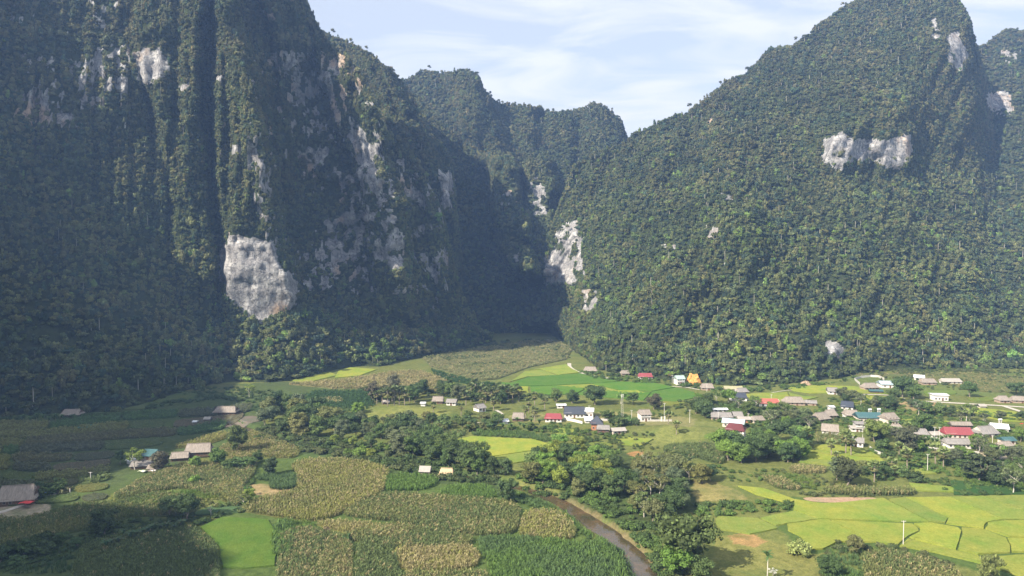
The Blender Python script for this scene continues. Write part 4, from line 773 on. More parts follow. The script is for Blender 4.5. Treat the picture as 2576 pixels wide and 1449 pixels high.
# unit trees are 1 m tall and about 0.8 m wide; each kind: trunk mesh, crown mesh
def tree_kind(seed, lobes, nleaf, size, h, r=0.030, limbs=5, mat=None, core=0.74, **kw):
    return (trunk_mesh(seed, h, r, limbs, mat=mat), leafy('tree_crown', lobes, nleaf, size, seed, M_LEAF_O, core=core, **kw))
def lobes_round(seed, n, R=0.42, zc=0.62, hz=0.34, s=(0.16, 0.26)):
    r = np.random.default_rng(seed); out = [(0, 0, zc, R*0.62, R*0.62, hz*0.85)]
    for i in range(n):
        a = 2.4*i; t = (i+0.5)/n; zz = zc+hz*(1-2*t)*0.82; rr = R*math.sqrt(max(0.05, 1-((zz-zc)/hz)**2))*0.72; q = s[0]+(s[1]-s[0])*r.random()
        out.append((rr*math.cos(a)+0.055*r.normal(), rr*math.sin(a)+0.055*r.normal(), zz+0.045*r.normal(), q, q, q*0.72))
    return out
KIND = {
 'broad':  [tree_kind(s, lobes_round(s, 13, 0.50, 0.64, 0.28), 1700, 0.034, 0.45) for s in (101, 102, 103)],
 'round':  [tree_kind(s, lobes_round(s, 12, 0.40, 0.56, 0.38), 1600, 0.032, 0.35) for s in (111, 112, 113)],
 'tall':   [tree_kind(s, lobes_round(s, 12, 0.27, 0.60, 0.38, (0.10, 0.17)), 1000, 0.034, 0.55, 0.020) for s in (121, 122)],
 'bamboo': [tree_kind(s, lobes_round(s, 16, 0.38, 0.52, 0.42, (0.10, 0.18)), 1500, 0.034, 0.3, 0.02, droop=0.7, aspect=0.3) for s in (131, 132)],
 'open':   [tree_kind(s, lobes_round(s, 9, 0.44, 0.70, 0.22, (0.11, 0.17))[1:], 620, 0.036, 0.62, 0.020, 8, M_BARKP, core=0.5) for s in (141, 142)],
 'bush':   [tree_kind(s, lobes_round(s, 8, 0.60, 0.40, 0.42, (0.22, 0.34)), 700, 0.060, 0.2, 0.02) for s in (151, 152)],
}
GDK, GMD, GOL, GBR, GYL, GGY, GRD = (0.055,0.088,0.030), (0.082,0.125,0.036), (0.120,0.130,0.045), (0.105,0.175,0.036), (0.145,0.180,0.036), (0.088,0.110,0.052), (0.105,0.118,0.046)
CN = {GDK:'dark green', GMD:'green', GOL:'olive', GBR:'bright green', GYL:'yellow green', GGY:'grey green', GRD:'olive brown'}
NTREE = [0]
def tree(px, py, h, kind='round', col=GMD, label=None, group=None, wide=1.0, name='broadleaf_tree', cat='tree', z=0.0, D=None, pos=None):
    x, y, zz = WG(px, py) if pos is None else pos
    k = KIND[kind][NTREE[0] % len(KIND[kind])]; NTREE[0] += 1
    root = link(name, None); root.location = (x, y, zz-0.1); s = h; q = random.uniform(0.9, 1.12)*wide
    root.scale = (s*q, s*q*random.uniform(0.92, 1.08), s); root.rotation_euler = (0, 0, random.uniform(0, 6.28))
    link('trunk', k[0], root); c = link('crown', k[1], root); v = random.uniform(1.0, 1.5); c.color = (col[0]*v*random.uniform(0.92, 1.08), col[1]*v, col[2]*v*random.uniform(0.85, 1.1), 1)
    tag(root, label, cat, group); return root

def fan_palm_meshes(seed):
    r = np.random.default_rng(seed); V, Fc = [], []; tube(V, Fc, (0, 0, -0.02), (0.01, 0, 0.35), 0.026, 0.021, 8); tube(V, Fc, (0.01, 0, 0.35), (0.0, 0.01, 0.74), 0.021, 0.030, 8)
    tr = mesh_of('palm_trunk', V, Fc, M_BARK, True); out = [tr]
    for part, n, zlo, elev in (('crown', 20, 0.80, (0.0, 1.35)), ('old_leaves', 12, 0.74, (-1.1, -0.1))):
        V, Fc, lv = [], [], []
        for i in range(n):
            a = 2.4*i+r.random()*0.5; e = elev[0]+(elev[1]-elev[0])*r.random(); L_ = 0.13+0.05*r.random(); d = np.array([math.cos(a)*math.cos(e), math.sin(a)*math.cos(e), math.sin(e)])
            base = np.array([0, 0, zlo])+d*L_*0.75; side = np.cross(d, (0, 0, 1)); side /= np.linalg.norm(side)+1e-9; up = np.cross(side, d); o = len(V); V.append(tuple(base)); k = 7
            for j in range(k):
                t = (j/(k-1)-0.5)*2.6; p = base+(d*math.cos(t)+side*math.sin(t))*L_*(0.95 if j % 2 else 0.72)-up*0.02*abs(t)-np.array([0, 0, 0.02*abs(t)]); V.append(tuple(p))
            for j in range(k-1): Fc.append([o, o+1+j, o+2+j]); lv.append(1+0.25*r.normal())
        me = mesh_of('palm_'+part, V, Fc, M_LEAF_O); set_lv(me, np.clip(np.array(lv), 0.5, 1.7)[:, None]*np.ones(3)); out.append(me)
    return out
PALMS = [fan_palm_meshes(s) for s in (201, 202, 203)]
def fan_palm(px, py, h, label, group=None, col=(0.20, 0.25, 0.085), name='fan_palm'):
    x, y, zz = WG(px, py); k = PALMS[int(px) % 3]; root = link(name, None); root.location = (x, y, zz-0.05); w_ = 0.55*h+3.2
    root.scale = (w_*1.35, w_*1.35, h*1.02); root.rotation_euler = (0, 0, random.uniform(0, 6.28))
    link('trunk', k[0], root); c = link('crown', k[1], root); c.color = (*col, 1); d = link('old_leaves', k[2], root); d.color = (0.13, 0.13, 0.05, 1); tag(root, label, 'palm', group); return root
def banana_leaf():
    V, Fc = [], []; n = 6
    for i in range(n+1):
        t = i/n; x = 0.62*t; z = 0.55*math.sin(t*2.2)*0.8-0.12*t; w_ = 0.085*math.sin(math.pi*(0.12+0.86*t))**0.7; V += [(x, w_, z-0.03), (x, 0, z), (x, -w_, z-0.03)]
    for i in range(n): o = i*3; Fc += [[o, o+3, o+4, o+1], [o+1, o+4, o+5, o+2]]
    me = mesh_of('banana_leaf', V, Fc, M_LEAF_O, False); set_lv(me, np.ones((len(Fc), 3))*np.array([1+0.15*(i % 3-1) for i in range(len(Fc))])[:, None]); return me
BL = banana_leaf(); _V, _F = [], []; tube(_V, _F, (0, 0, -0.05), (0.02, 0, 0.5), 0.045, 0.03, 7); BST = mesh_of('banana_stem', _V, _F, simple_mat('banana_stem', (0.16, 0.17, 0.07)), True)
_V, _F, _l = [], [], []
for i in range(9):
    M_ = Matrix.Rotation(i*2.4, 4, 'Z') @ Matrix.Translation((0, 0, 0.46)) @ Matrix.Rotation(-0.25-0.12*(i % 4), 4, 'Y'); o = len(_V); _V += [tuple(M_ @ v.co) for v in BL.vertices]; _F += [[a+o for a in p.vertices] for p in BL.polygons]; _l += [1+0.2*math.sin(i*3)]*len(BL.polygons)
BALL = mesh_of('banana_leaves', _V, _F, M_LEAF_O); set_lv(BALL, np.array(_l)[:, None]*np.ones(3))
def banana(px, py, h, label, group, near=False, col=(0.085, 0.145, 0.045)):
    x, y, zz = WG(px, py); root = link('banana_plant', None); root.location = (x, y, zz); root.scale = (h, h, h); root.rotation_euler = (0, 0, random.uniform(0, 6.28)); link('stem', BST, root)
    if near:
        for i in range(9):
            l_ = link('leaf', BL, root); l_.location = (0, 0, 0.46); l_.rotation_euler = (0, -0.25-0.12*(i % 4), i*2.4); l_.color = (*[c*random.uniform(0.8, 1.2) for c in col], 1)
    else: c = link('leaves', BALL, root); c.color = (*col, 1)
    tag(root, label, 'banana plant', group); return root
def arecapalm(px, py, h, label):
    x, y, zz = WG(px, py); root = link('areca_palm', None); root.location = (x, y, zz); V, Fc = [], []; tube(V, Fc, (0, 0, -0.2), (0.1, 0, h*0.86), 0.16, 0.12, 8); link('trunk', mesh_of('areca_trunk', V, Fc, M_BARKP, True), root)
    V, Fc = [], []; tube(V, Fc, (0.1, 0, h*0.84), (0.1, 0, h*0.94), 0.17, 0.10, 8); link('crownshaft', mesh_of('areca_shaft', V, Fc, simple_mat('crownshaft', (0.32, 0.36, 0.06)), True), root)
    V, Fc = [], []; n = 14
    for i in range(n+1):
        t = i/n; X = 2.1*t; Z = 1.7*math.sin(t*2.3)*0.55-0.5*t*t; w_ = 0.55*math.sin(0.35+2.5*t)*(1.0 if i % 2 else 0.35); V += [(X, 0, Z), (X+0.3*(i % 2), w_, Z-0.28*(i % 2)), (X+0.3*(i % 2), -w_, Z-0.28*(i % 2))]
    for i in range(n): o = i*3; Fc += [[o, o+3, o+4, o+1], [o, o+2, o+5, o+3]]
    me = mesh_of('areca_frond', V, Fc, M_LEAF_O); set_lv(me, np.ones((len(Fc), 3)))
    for i in range(13):
        f = link('frond', me, root); f.location = (0.1, 0, h*0.93); f.rotation_euler = (0, -0.9+0.85*(i % 4)/3*1.6, i*2.4); f.color = (0.07, 0.13, 0.04, 1)
    tag(root, label, 'palm'); return root

# the big riverside tree and other trees one can name
tree(1728, 1432, 17.5, 'broad', (0.075, 0.105, 0.034), 'largest spreading dark green tree on the river bank at the bottom of the valley', wide=1.08)
tree(1700, 1449, 9.5, 'broad', GBR, 'fresh green bushy tree leaning over the river under the largest tree')
tree(1765, 1460, 8.0, 'round', GMD, 'dense bush-like tree at the right foot of the largest riverside tree')
tree(2130, 1222, 12.5, 'round', (0.060,0.075,0.035), 'very dark round tree standing alone above the bright lower paddies', wide=0.98)
tree(2104, 1210, 11.5, 'tall', GGY, 'slender pale-stemmed tree touching the very dark round tree')
tree(2462, 1215, 13.0, 'tall', (0.055,0.070,0.034), 'tall dark tree near the bean patch above the lower paddies', wide=1.4)
tree(2548, 1242, 11.0, 'open', GGY, 'thin open tree with a pale trunk at the right edge above the paddies')
tree(1497, 1018, 13.5, 'broad', GDK, 'large dark tree at the end of the hedge row below the vivid green paddies')
tree(1440, 1015, 9.5, 'round', GDK, 'middle-sized dark tree in the hedge row below the vivid green paddies')
tree(1398, 1012, 10.0, 'round', GMD, 'leftmost round tree of the hedge row below the vivid green paddies')
tree(1592, 1018, 9.0, 'tall', GDK, 'slim dark tree between the hedge row and the brown tree', wide=1.3)
tree(1562, 1016, 8.5, 'open', GBR, 'light green feathery tree beside the lattice mast')
tree(1645, 1030, 10.5, 'round', (0.085,0.080,0.045), 'brownish round tree standing in front of the vivid green paddies')
tree(680, 1195, 8.5, 'round', (0.055,0.080,0.032), 'round dark tree standing alone in the maize beside the fodder grass plot')
tree(628, 1262, 6.0, 'round', GYL, 'small yellow green tree on the hedge at the left of the large maize field')
tree(612, 1272, 5.0, 'open', GRD, 'small orange-brown tree beside the yellow green tree on the hedge')
tree(340, 1182, 10.5, 'open', (0.15,0.19,0.04), 'yellow green tree with forked trunk over the long low farm roof')
tree(404, 1182, 10.0, 'round', (0.095,0.085,0.055), 'brownish dark tree between the teal roof and the thatched farmhouse')
tree(303, 1168, 7.5, 'tall', GDK, 'narrow dark tree at the left end of the farmstead')
tree(490, 1178, 6.5, 'round', GBR, 'fresh green small tree in front of the thatched farmhouse')
tree(548, 1172, 9.0, 'round', GMD, 'leafy green tree at the right end of the thatched farmhouse')
tree(600, 1140, 15.0, 'round', (0.105,0.130,0.045), 'tall sunlit tree at the upper end of the maize strip above the farmhouse', wide=0.85)
tree(490, 1218, 4.5, 'bush', GBR, 'single bright bush in the middle of the maize below the farmstead')
tree(265, 1345, 10.5, 'round', GDK, 'big dark tree behind the banana row at the lower left')
tree(470, 1305, 9.0, 'broad', GDK, 'spreading shaded tree at the right end of the banana row')
tree(530, 1300, 7.5, 'open', GOL, 'sparse olive tree at the top edge of the shaded paddy')
tree(430, 1300, 8.5, 'broad', GDK, 'shaded crown between the banana row and the green grass strip')
tree(1275, 1265, 11.0, 'bamboo', GDK, 'dark bamboo clump on the near river bank beside the fodder grass')
tree(1270, 1195, 8.5, 'round', GDK, 'round dark tree at the left end of the riverside grove')
tree(2012, 1395, 5.5, 'bush', (0.20,0.23,0.085), 'pale green fan-leaved shrub in the pasture below the bright paddies', name='shrub', cat='shrub')
tree(2152, 1395, 7.0, 'round', GRD, 'rusty brown tree at the left end of the thicket below the bright paddies')
tree(2085, 1449, 6.0, 'broad', GDK, 'low dark tree at the bottom edge left of the thicket')
tree(2490, 1462, 9.5, 'bamboo', (0.11,0.135,0.045), 'feathery tree cut by the bottom edge below the bright paddies')
tree(938, 1013, 14.5, 'tall', (0.085,0.085,0.050), 'tall narrow dark palm-like tree standing apart above the small meadow', wide=0.8)
tree(987, 1010, 20.0, 'round', (0.095,0.095,0.055), 'tallest greyish tree of the palm grove in the middle of the valley', wide=0.62)
tree(902, 1040, 8.0, 'round', GBR, 'small bright round tree left of the palm grove')
tree(628, 1000, 10.0, 'open', GYL, 'thin lit tree standing in the shaded meadow near the wall')
tree(330, 955, 17.0, 'open', GMD, 'tall pale-trunked tree standing free at the shaded forest edge')
tree(446, 948, 18.0, 'open', GGY, 'taller of the two pale-trunked trees at the shaded forest edge')
tree(1945, 1452, 3.0, 'open', (0.5,0.48,0.42), 'leafless whitish shrub beside the areca palm', name='shrub', cat='shrub')
tree(873, 1362, 3.0, 'bush', GDK, 'small dark bush between the maize plots'); tree(820, 1338, 2.2, 'bush', (0.085,0.06,0.045), 'low brown bush on the strip between maize plots')
tree(2440, 1000, 11.0, 'broad', GMD, 'spreading banana-like crown in the upper right fields')
tree(2270, 1000, 15.0, 'broad', GDK, 'large dark tree beside the pale blue metal roof'); tree(2300, 1004, 12.0, 'round', GMD, 'green round tree left of the white cube house', wide=1.0)
tree(2248, 1008, 9.0, 'round', GDK, 'dark tree at the lower side of the lane by the teal-edged farm'); tree(2555, 995, 10.0, 'broad', GDK, 'dark tree over the farm at the upper right edge')
tree(2430, 1062, 12.0, 'open', GMD, 'tall open tree in the paddies at the right', wide=0.9); tree(2322, 1090, 11.0, 'broad', GMD, 'broad tree behind the long thatched roof'); tree(2200, 1112, 12.0, 'broad', (0.11,0.15,0.035), 'lime green broad tree in the right village', wide=1.05)
tree(2275, 1135, 14.5, 'round', (0.075,0.090,0.045), 'tall dark grey green tree in the right village above the terraces', wide=0.95)
# fan palms
for i, (px, py, h, lb) in enumerate([(2089+2,1147,8.5,'short fan palm at the left end of the terraced paddies'), (2127,1142,12.5,'middle of the three tall fan palms on the terraced paddies'), (2141,1147,11.5,'rightmost of the three tall fan palms on the terraced paddies'), (2104,1158,4.5,'stubby pale fan palm between the tall ones and the dark round tree'),
    (2199,1212,9.5,'fan palm standing alone between the terraces and the bank'), (2243,1190,7.5,'leafy pale fan palm with a skirt of fallen leaves right of the lone palm'), (2250,1196,4.5,'low pale fan palm crouching under the leafy one'), (2282,1184,11.0,'tall thin fan palm behind the leafy pale one'), (2262,1150,7.5,'fan palm in front of the tall grey green tree'),
    (2353,1170,10.5,'fan palm on the left of the pair by the bean patch'), (2373,1178,10.0,'fan palm on the right of the pair by the bean patch'), (2030,1126,11.0,'bright topped fan palm at the right end of the dark red roof grove'), (2283,1098,8.0,'cream coloured fan palm beside the hip-roofed house'), (1681,1067,8.0,'fan palm with a bright top on the grassy knoll'), (1702,1085,7.5,'dark fan palm below the bright one on the knoll')]):
    fan_palm(px, py, h, lb, 'fan palms along the terraces and knoll')
for i, (px, py, h) in enumerate([(962,1018,11),(975,1022,12.5),(992,1020,13),(1005,1018,12),(1018,1020,11),(948,1016,9),(1030,1012,9),(1185,1010,13),(1196,1006,15),(1208,1010,12),(1222,1014,11),(1236,1018,12),(1250,1008,11),(1262,1012,12),(1278,1008,11),(1290,1012,10),(1305,1010,10.5),(1214,1030,10),(1242,1034,9),(1172,1020,10),(1330,1040,10),(1322,1052,8),(1345,1060,9),(1160,1045,8),(1090,1040,7),(1370,1030,9),(1345,1020,9)]):
    fan_palm(px, py, h, ('tall' if h > 11 else 'medium' if h > 9 else 'short')+' fan palm from the left in the '+('left' if px < 1050 else 'right')+' mid valley cluster', 'fan palms of the mid valley grove', (0.12, 0.155, 0.06))
arecapalm(1930, 1462, 8.5, 'slim areca palm with pale straight trunk at the bottom edge')
BN = [(420,1368),(398,1372),(445,1360),(470,1356),(500,1352),(370,1362),(350,1382),(300,1395),(325,1388),(520,1350),(548,1348),(485,1350),(575,1346),(605,1342)]
for i, (px, py) in enumerate(BN): banana((px-215)*0.62+215 if px > 215 else px, py-8, 3.6+0.5*math.sin(i*2), 'banana plant in the shaded row above the dark maize', 'banana plants of the shaded row', True, (0.080,0.125,0.060))
for grp, lb, pts in [('banana plants below the palm grove','banana plant on the slope above the small bright paddy', [(1170+i*14+6*math.sin(i*5), 1078+10*math.sin(i*1.9)) for i in range(15)]),
    ('banana plants in the dark red roof grove','banana plant under the white house with dark red roof', [(1845+i*11, 1148+8*math.sin(i*2.1)) for i in range(7)]),
    ('banana plants in the right village','banana plant among the roofs of the right village', [(2215+i*9+5*math.sin(i*4), 1088+9*math.sin(i*1.7)) for i in range(8)]+[(2335+i*11, 1118+5*math.sin(i)) for i in range(6)]),
    ('banana plants beside the farmhouse','banana plant right of the thatched farmhouse', [(575+i*10, 1180+5*math.sin(i*2)) for i in range(7)]),
    ('banana plants at the shaded house','banana plant beside the shaded hut at the left forest edge', [(60+i*16, 1062+4*math.sin(i*2)) for i in range(7)])]:
    for px, py in pts: banana(px, py, 4.2+0.8*random.random(), lb, grp)
banana(622, 1248, 4.0, 'lone banana plant on the hedge at the edge of the maize', None, True)

# ------------------------------------------------------------------ houses
def roof_mat(name, col, kind):
    m, nd, lk, b = material(name, 0.9 if kind == 'thatch' else 0.45, 0.15 if kind == 'thatch' else 0.4); g = nd.new('ShaderNodeTexCoord'); v = g.outputs['Object']; c = np.array(col)
    n = noise(nd, lk, 1.0, 6, 0.7, vec=v, stretch=(2.2, 0.5, 0.5) if kind == 'thatch' else (0.6, 0.6, 0.6)); k = 0.35 if kind == 'thatch' else 0.12
    cc = ramp(nd, lk, n, [(0.3, tuple(c*(1-k))), (0.7, tuple(np.minimum(c*(1+k), 0.9)))]); wv = nd.new('ShaderNodeTexWave'); wv.bands_direction = 'X'; wv.inputs['Scale'].default_value = 2.2 if kind == 'metal' else 1.2; wv.inputs['Distortion'].default_value = 0.0 if kind == 'metal' else 2.5
    lk.new(v, wv.inputs['Vector']); cc = mixcol(nd, lk, 1.0, cc, ramp(nd, lk, wv.outputs['Fac'], [(0.0, (0.78, 0.78, 0.78)), (0.5, (1.05, 1.05, 1.05))]), 'MULTIPLY'); lk.new(cc, b.inputs['Base Color']); bump(nd, lk, b, wv.outputs['Fac'], 0.5, 0.08); return m
RM = {'thatch': roof_mat('weathered_thatch', (0.27,0.235,0.20), 'thatch'), 'straw': roof_mat('straw_thatch', (0.50,0.38,0.24), 'thatch'), 'grey': roof_mat('grey_fibre_roof', (0.25,0.235,0.22), 'thatch'), 'red': roof_mat('red_metal_roof', (0.27,0.06,0.065), 'metal'), 'brick': roof_mat('orange_red_roof', (0.42,0.12,0.085), 'metal'),
      'maroon': roof_mat('maroon_tiled_roof', (0.13,0.035,0.035), 'metal'), 'slate': roof_mat('dark_slate_roof', (0.050,0.060,0.080), 'metal'), 'teal': roof_mat('teal_metal_roof', (0.055,0.13,0.135), 'metal'), 'blue': roof_mat('pale_blue_metal_roof', (0.42,0.52,0.56), 'metal'), 'white': roof_mat('white_metal_roof', (0.72,0.74,0.76), 'metal'), 'tin': roof_mat('old_tin_roof', (0.38,0.35,0.31), 'metal'), 'green': roof_mat('pale_green_roof', (0.36,0.46,0.42), 'metal'), 'rust': roof_mat('yellowish_roof', (0.36,0.34,0.20), 'metal')}
WM = {'white': simple_mat('white_plaster', (0.66,0.64,0.60), 0.85, 0.2, 0.12), 'cream': simple_mat('cream_plaster', (0.56,0.50,0.42), 0.85, 0.2, 0.15), 'timber': simple_mat('dark_timber', (0.12,0.085,0.06), 0.85, 0.1, 0.3, 2.0), 'plank': simple_mat('pale_planks', (0.34,0.26,0.20), 0.85, 0.1, 0.3, 2.0), 'brickw': simple_mat('brick_wall', (0.42,0.20,0.12), 0.9, 0.1, 0.2), 'grey': simple_mat('grey_render', (0.42,0.41,0.39), 0.9, 0.1, 0.15)}
M_GLASS = simple_mat('dark_window_glass', (0.03,0.035,0.04), 0.15, 0.5, 0.1); M_FRAME = simple_mat('window_frame', (0.30,0.26,0.22)); M_DOOR = simple_mat('wooden_door', (0.15,0.08,0.05)); M_REDD = simple_mat('red_door', (0.35,0.03,0.03))
def box(V, Fc, x0, x1, y0, y1, z0, z1):
    o = len(V); V += [(x0,y0,z0),(x1,y0,z0),(x1,y1,z0),(x0,y1,z0),(x0,y0,z1),(x1,y0,z1),(x1,y1,z1),(x0,y1,z1)]
    Fc += [[o,o+3,o+2,o+1],[o+4,o+5,o+6,o+7],[o,o+1,o+5,o+4],[o+1,o+2,o+6,o+5],[o+2,o+3,o+7,o+6],[o+3,o,o+4,o+7]]
def build_walls(w_, d, h, rh, gable):
    V, Fc = [], []; a, b = w_/2, d/2; V += [(-a,-b,-0.4),(a,-b,-0.4),(a,b,-0.4),(-a,b,-0.4),(-a,-b,h),(a,-b,h),(a,b,h),(-a,b,h)]; Fc += [[0,1,5,4],[2,3,7,6],[4,5,6,7]]
    if gable: V += [(a,0,h+rh*0.9),(-a,0,h+rh*0.9)]; Fc += [[1,2,6,8,5],[3,0,4,9,7]]
    else: Fc += [[1,2,6,5],[3,0,4,7]]
    return V, Fc
def build_roof(w_, d, h, rh, hip, ov=0.7, th=0.16):
    a, b = w_/2+ov*0.8, d/2+ov; e = h-rh*ov/(d/2)*0.9; rl = a*(1-hip) if hip < 1 else 0.05; V, Fc = [], []; sag = rh*0.10
    top = [(-a,-b,e),(0,-b*1.0,e-0.04),(a,-b,e),(a,b,e),(-a,b,e),(-rl,0,h+rh),(0,0,h+rh-0.03),(rl,0,h+rh),(-(a+rl)/2,-b/2,(e+h+rh)/2-sag),((a+rl)/2,-b/2,(e+h+rh)/2-sag),((a+rl)/2,b/2,(e+h+rh)/2-sag),(-(a+rl)/2,b/2,(e+h+rh)/2-sag)]
    F0 = [[0,1,6,5,8],[1,2,9,7,6],[2,3,10,7,9],[3,4,11,5,6,7,10],[4,0,8,5,11]]
    n = len(top); V = top+[(x,y,z-th) for x,y,z in top]; Fc = F0+[[i+n for i in reversed(f)] for f in F0]
    ed = [0,1,2,3,4]
    for i in range(5): p, q = ed[i], ed[(i+1) % 5]; Fc.append([q,p,p+n,q+n])
    return V, Fc
def opening(root, x, y, z, w_, h, kind, doorm=None, side=0):
    V, Fc = [], []; ang = [0, math.pi/2][side]
    if kind == 'window':
        t = 0.10
        for bx in ((-w_/2,w_/2,-0.07,0.02,-h/2,-h/2+t),(-w_/2,w_/2,-0.07,0.02,h/2-t,h/2),(-w_/2,-w_/2+t,-0.06,0.02,-h/2+t,h/2-t),(w_/2-t,w_/2,-0.06,0.02,-h/2+t,h/2-t),(-t/3,t/3,-0.05,0.02,-h/2+t,h/2-t)): box(V, Fc, *bx)
        f = link('window', mesh_of('window', V, Fc, M_FRAME), root); V, Fc = [], []; box(V, Fc, -w_/2+0.03, w_/2-0.03, -0.03, 0.0, -h/2+0.03, h/2-0.03); link('pane', mesh_of('pane', V, Fc, M_GLASS), f)
    else: box(V, Fc, -w_/2, w_/2, -0.07, 0.02, -h/2, h/2); f = link('door', mesh_of('door', V, Fc, doorm or M_DOOR), root)
    f.location = (x, y, z); f.rotation_euler = (0, 0, ang)
def house(label, px, py, wP, d, h, rh, roof='thatch', wall='timber', rot=0, hip=0.0, wins=2, door=True, stilt=False, cat='house', name='house', red=False, open_=False, two=False):
    d *= 0.86; h *= 0.93; x, y, z = WG(px, py); w_ = wP*y/F*0.98; root = link(name, None); root.rotation_euler = (0, 0, math.radians(rot)); root.location = (x, y+d*0.45, z+0.02); lift = 1.0 if stilt else 0
    if stilt or open_:
        hh_ = h if open_ else lift+0.05
        for sx_ in (-0.92, 0, 0.92):
            for sy_ in (-0.9, 0.9):
                V, Fc = [], []; tube(V, Fc, (0,0,-0.4), (0,0,hh_), 0.12, 0.10, 6); p = link('post', mesh_of('post', V, Fc, WM['timber']), root); p.location = (sx_*w_/2, sy_*d/2, 0)
    if not open_:
        V, Fc = build_walls(w_, d, h, rh, hip < 0.3); o = link('wall', mesh_of('wall', V, Fc, WM[wall]), root); o.location = (0, 0, lift)
        if stilt: o.scale = (1, 1, 1)
    V, Fc = build_roof(w_, d, h, rh, hip); r_ = link('roof', mesh_of('roof', V, Fc, RM[roof]), root); r_.location = (0, 0, lift)
    if open_: tag(root, label, cat); return root
    n = wins+(1 if door else 0); zz = 1.35+lift
    for i in range(n):
        xx = (-0.5+(i+0.5)/n)*w_*0.92
        if door and i == n//2: opening(root, xx, -d/2, 1.0+lift, 1.1, 2.0, 'door', M_REDD if red else None)
        else: opening(root, xx, -d/2, zz, min(1.2, w_/n*0.5), 1.1, 'window')
        if two: opening(root, xx, -d/2, zz+2.7, min(1.2, w_/n*0.5), 1.2, 'window')
    if two and name == 'house':
        V, Fc = [], []; box(V, Fc, -w_/2-0.02, w_/2+0.02, -d/2-0.5, -d/2+0.05, 2.72, 2.86); link('balcony', mesh_of('balcony', V, Fc, WM['white']), root)
    opening(root, w_/2, -d*0.1, zz, 1.0, 1.0, 'window', side=1)
    if roof in ('thatch', 'straw', 'grey', 'slate'):
        V, Fc = [], []; rl = (w_/2+0.5)*(1-hip)+0.1; box(V, Fc, -rl, rl, -0.22, 0.22, h+rh-0.02, h+rh+0.14); q = link('ridge_cap', mesh_of('ridge_cap', V, Fc, RM[roof]), root); q.location = (0, 0, lift)
    tag(root, label, cat); return root
T = 'thatch'
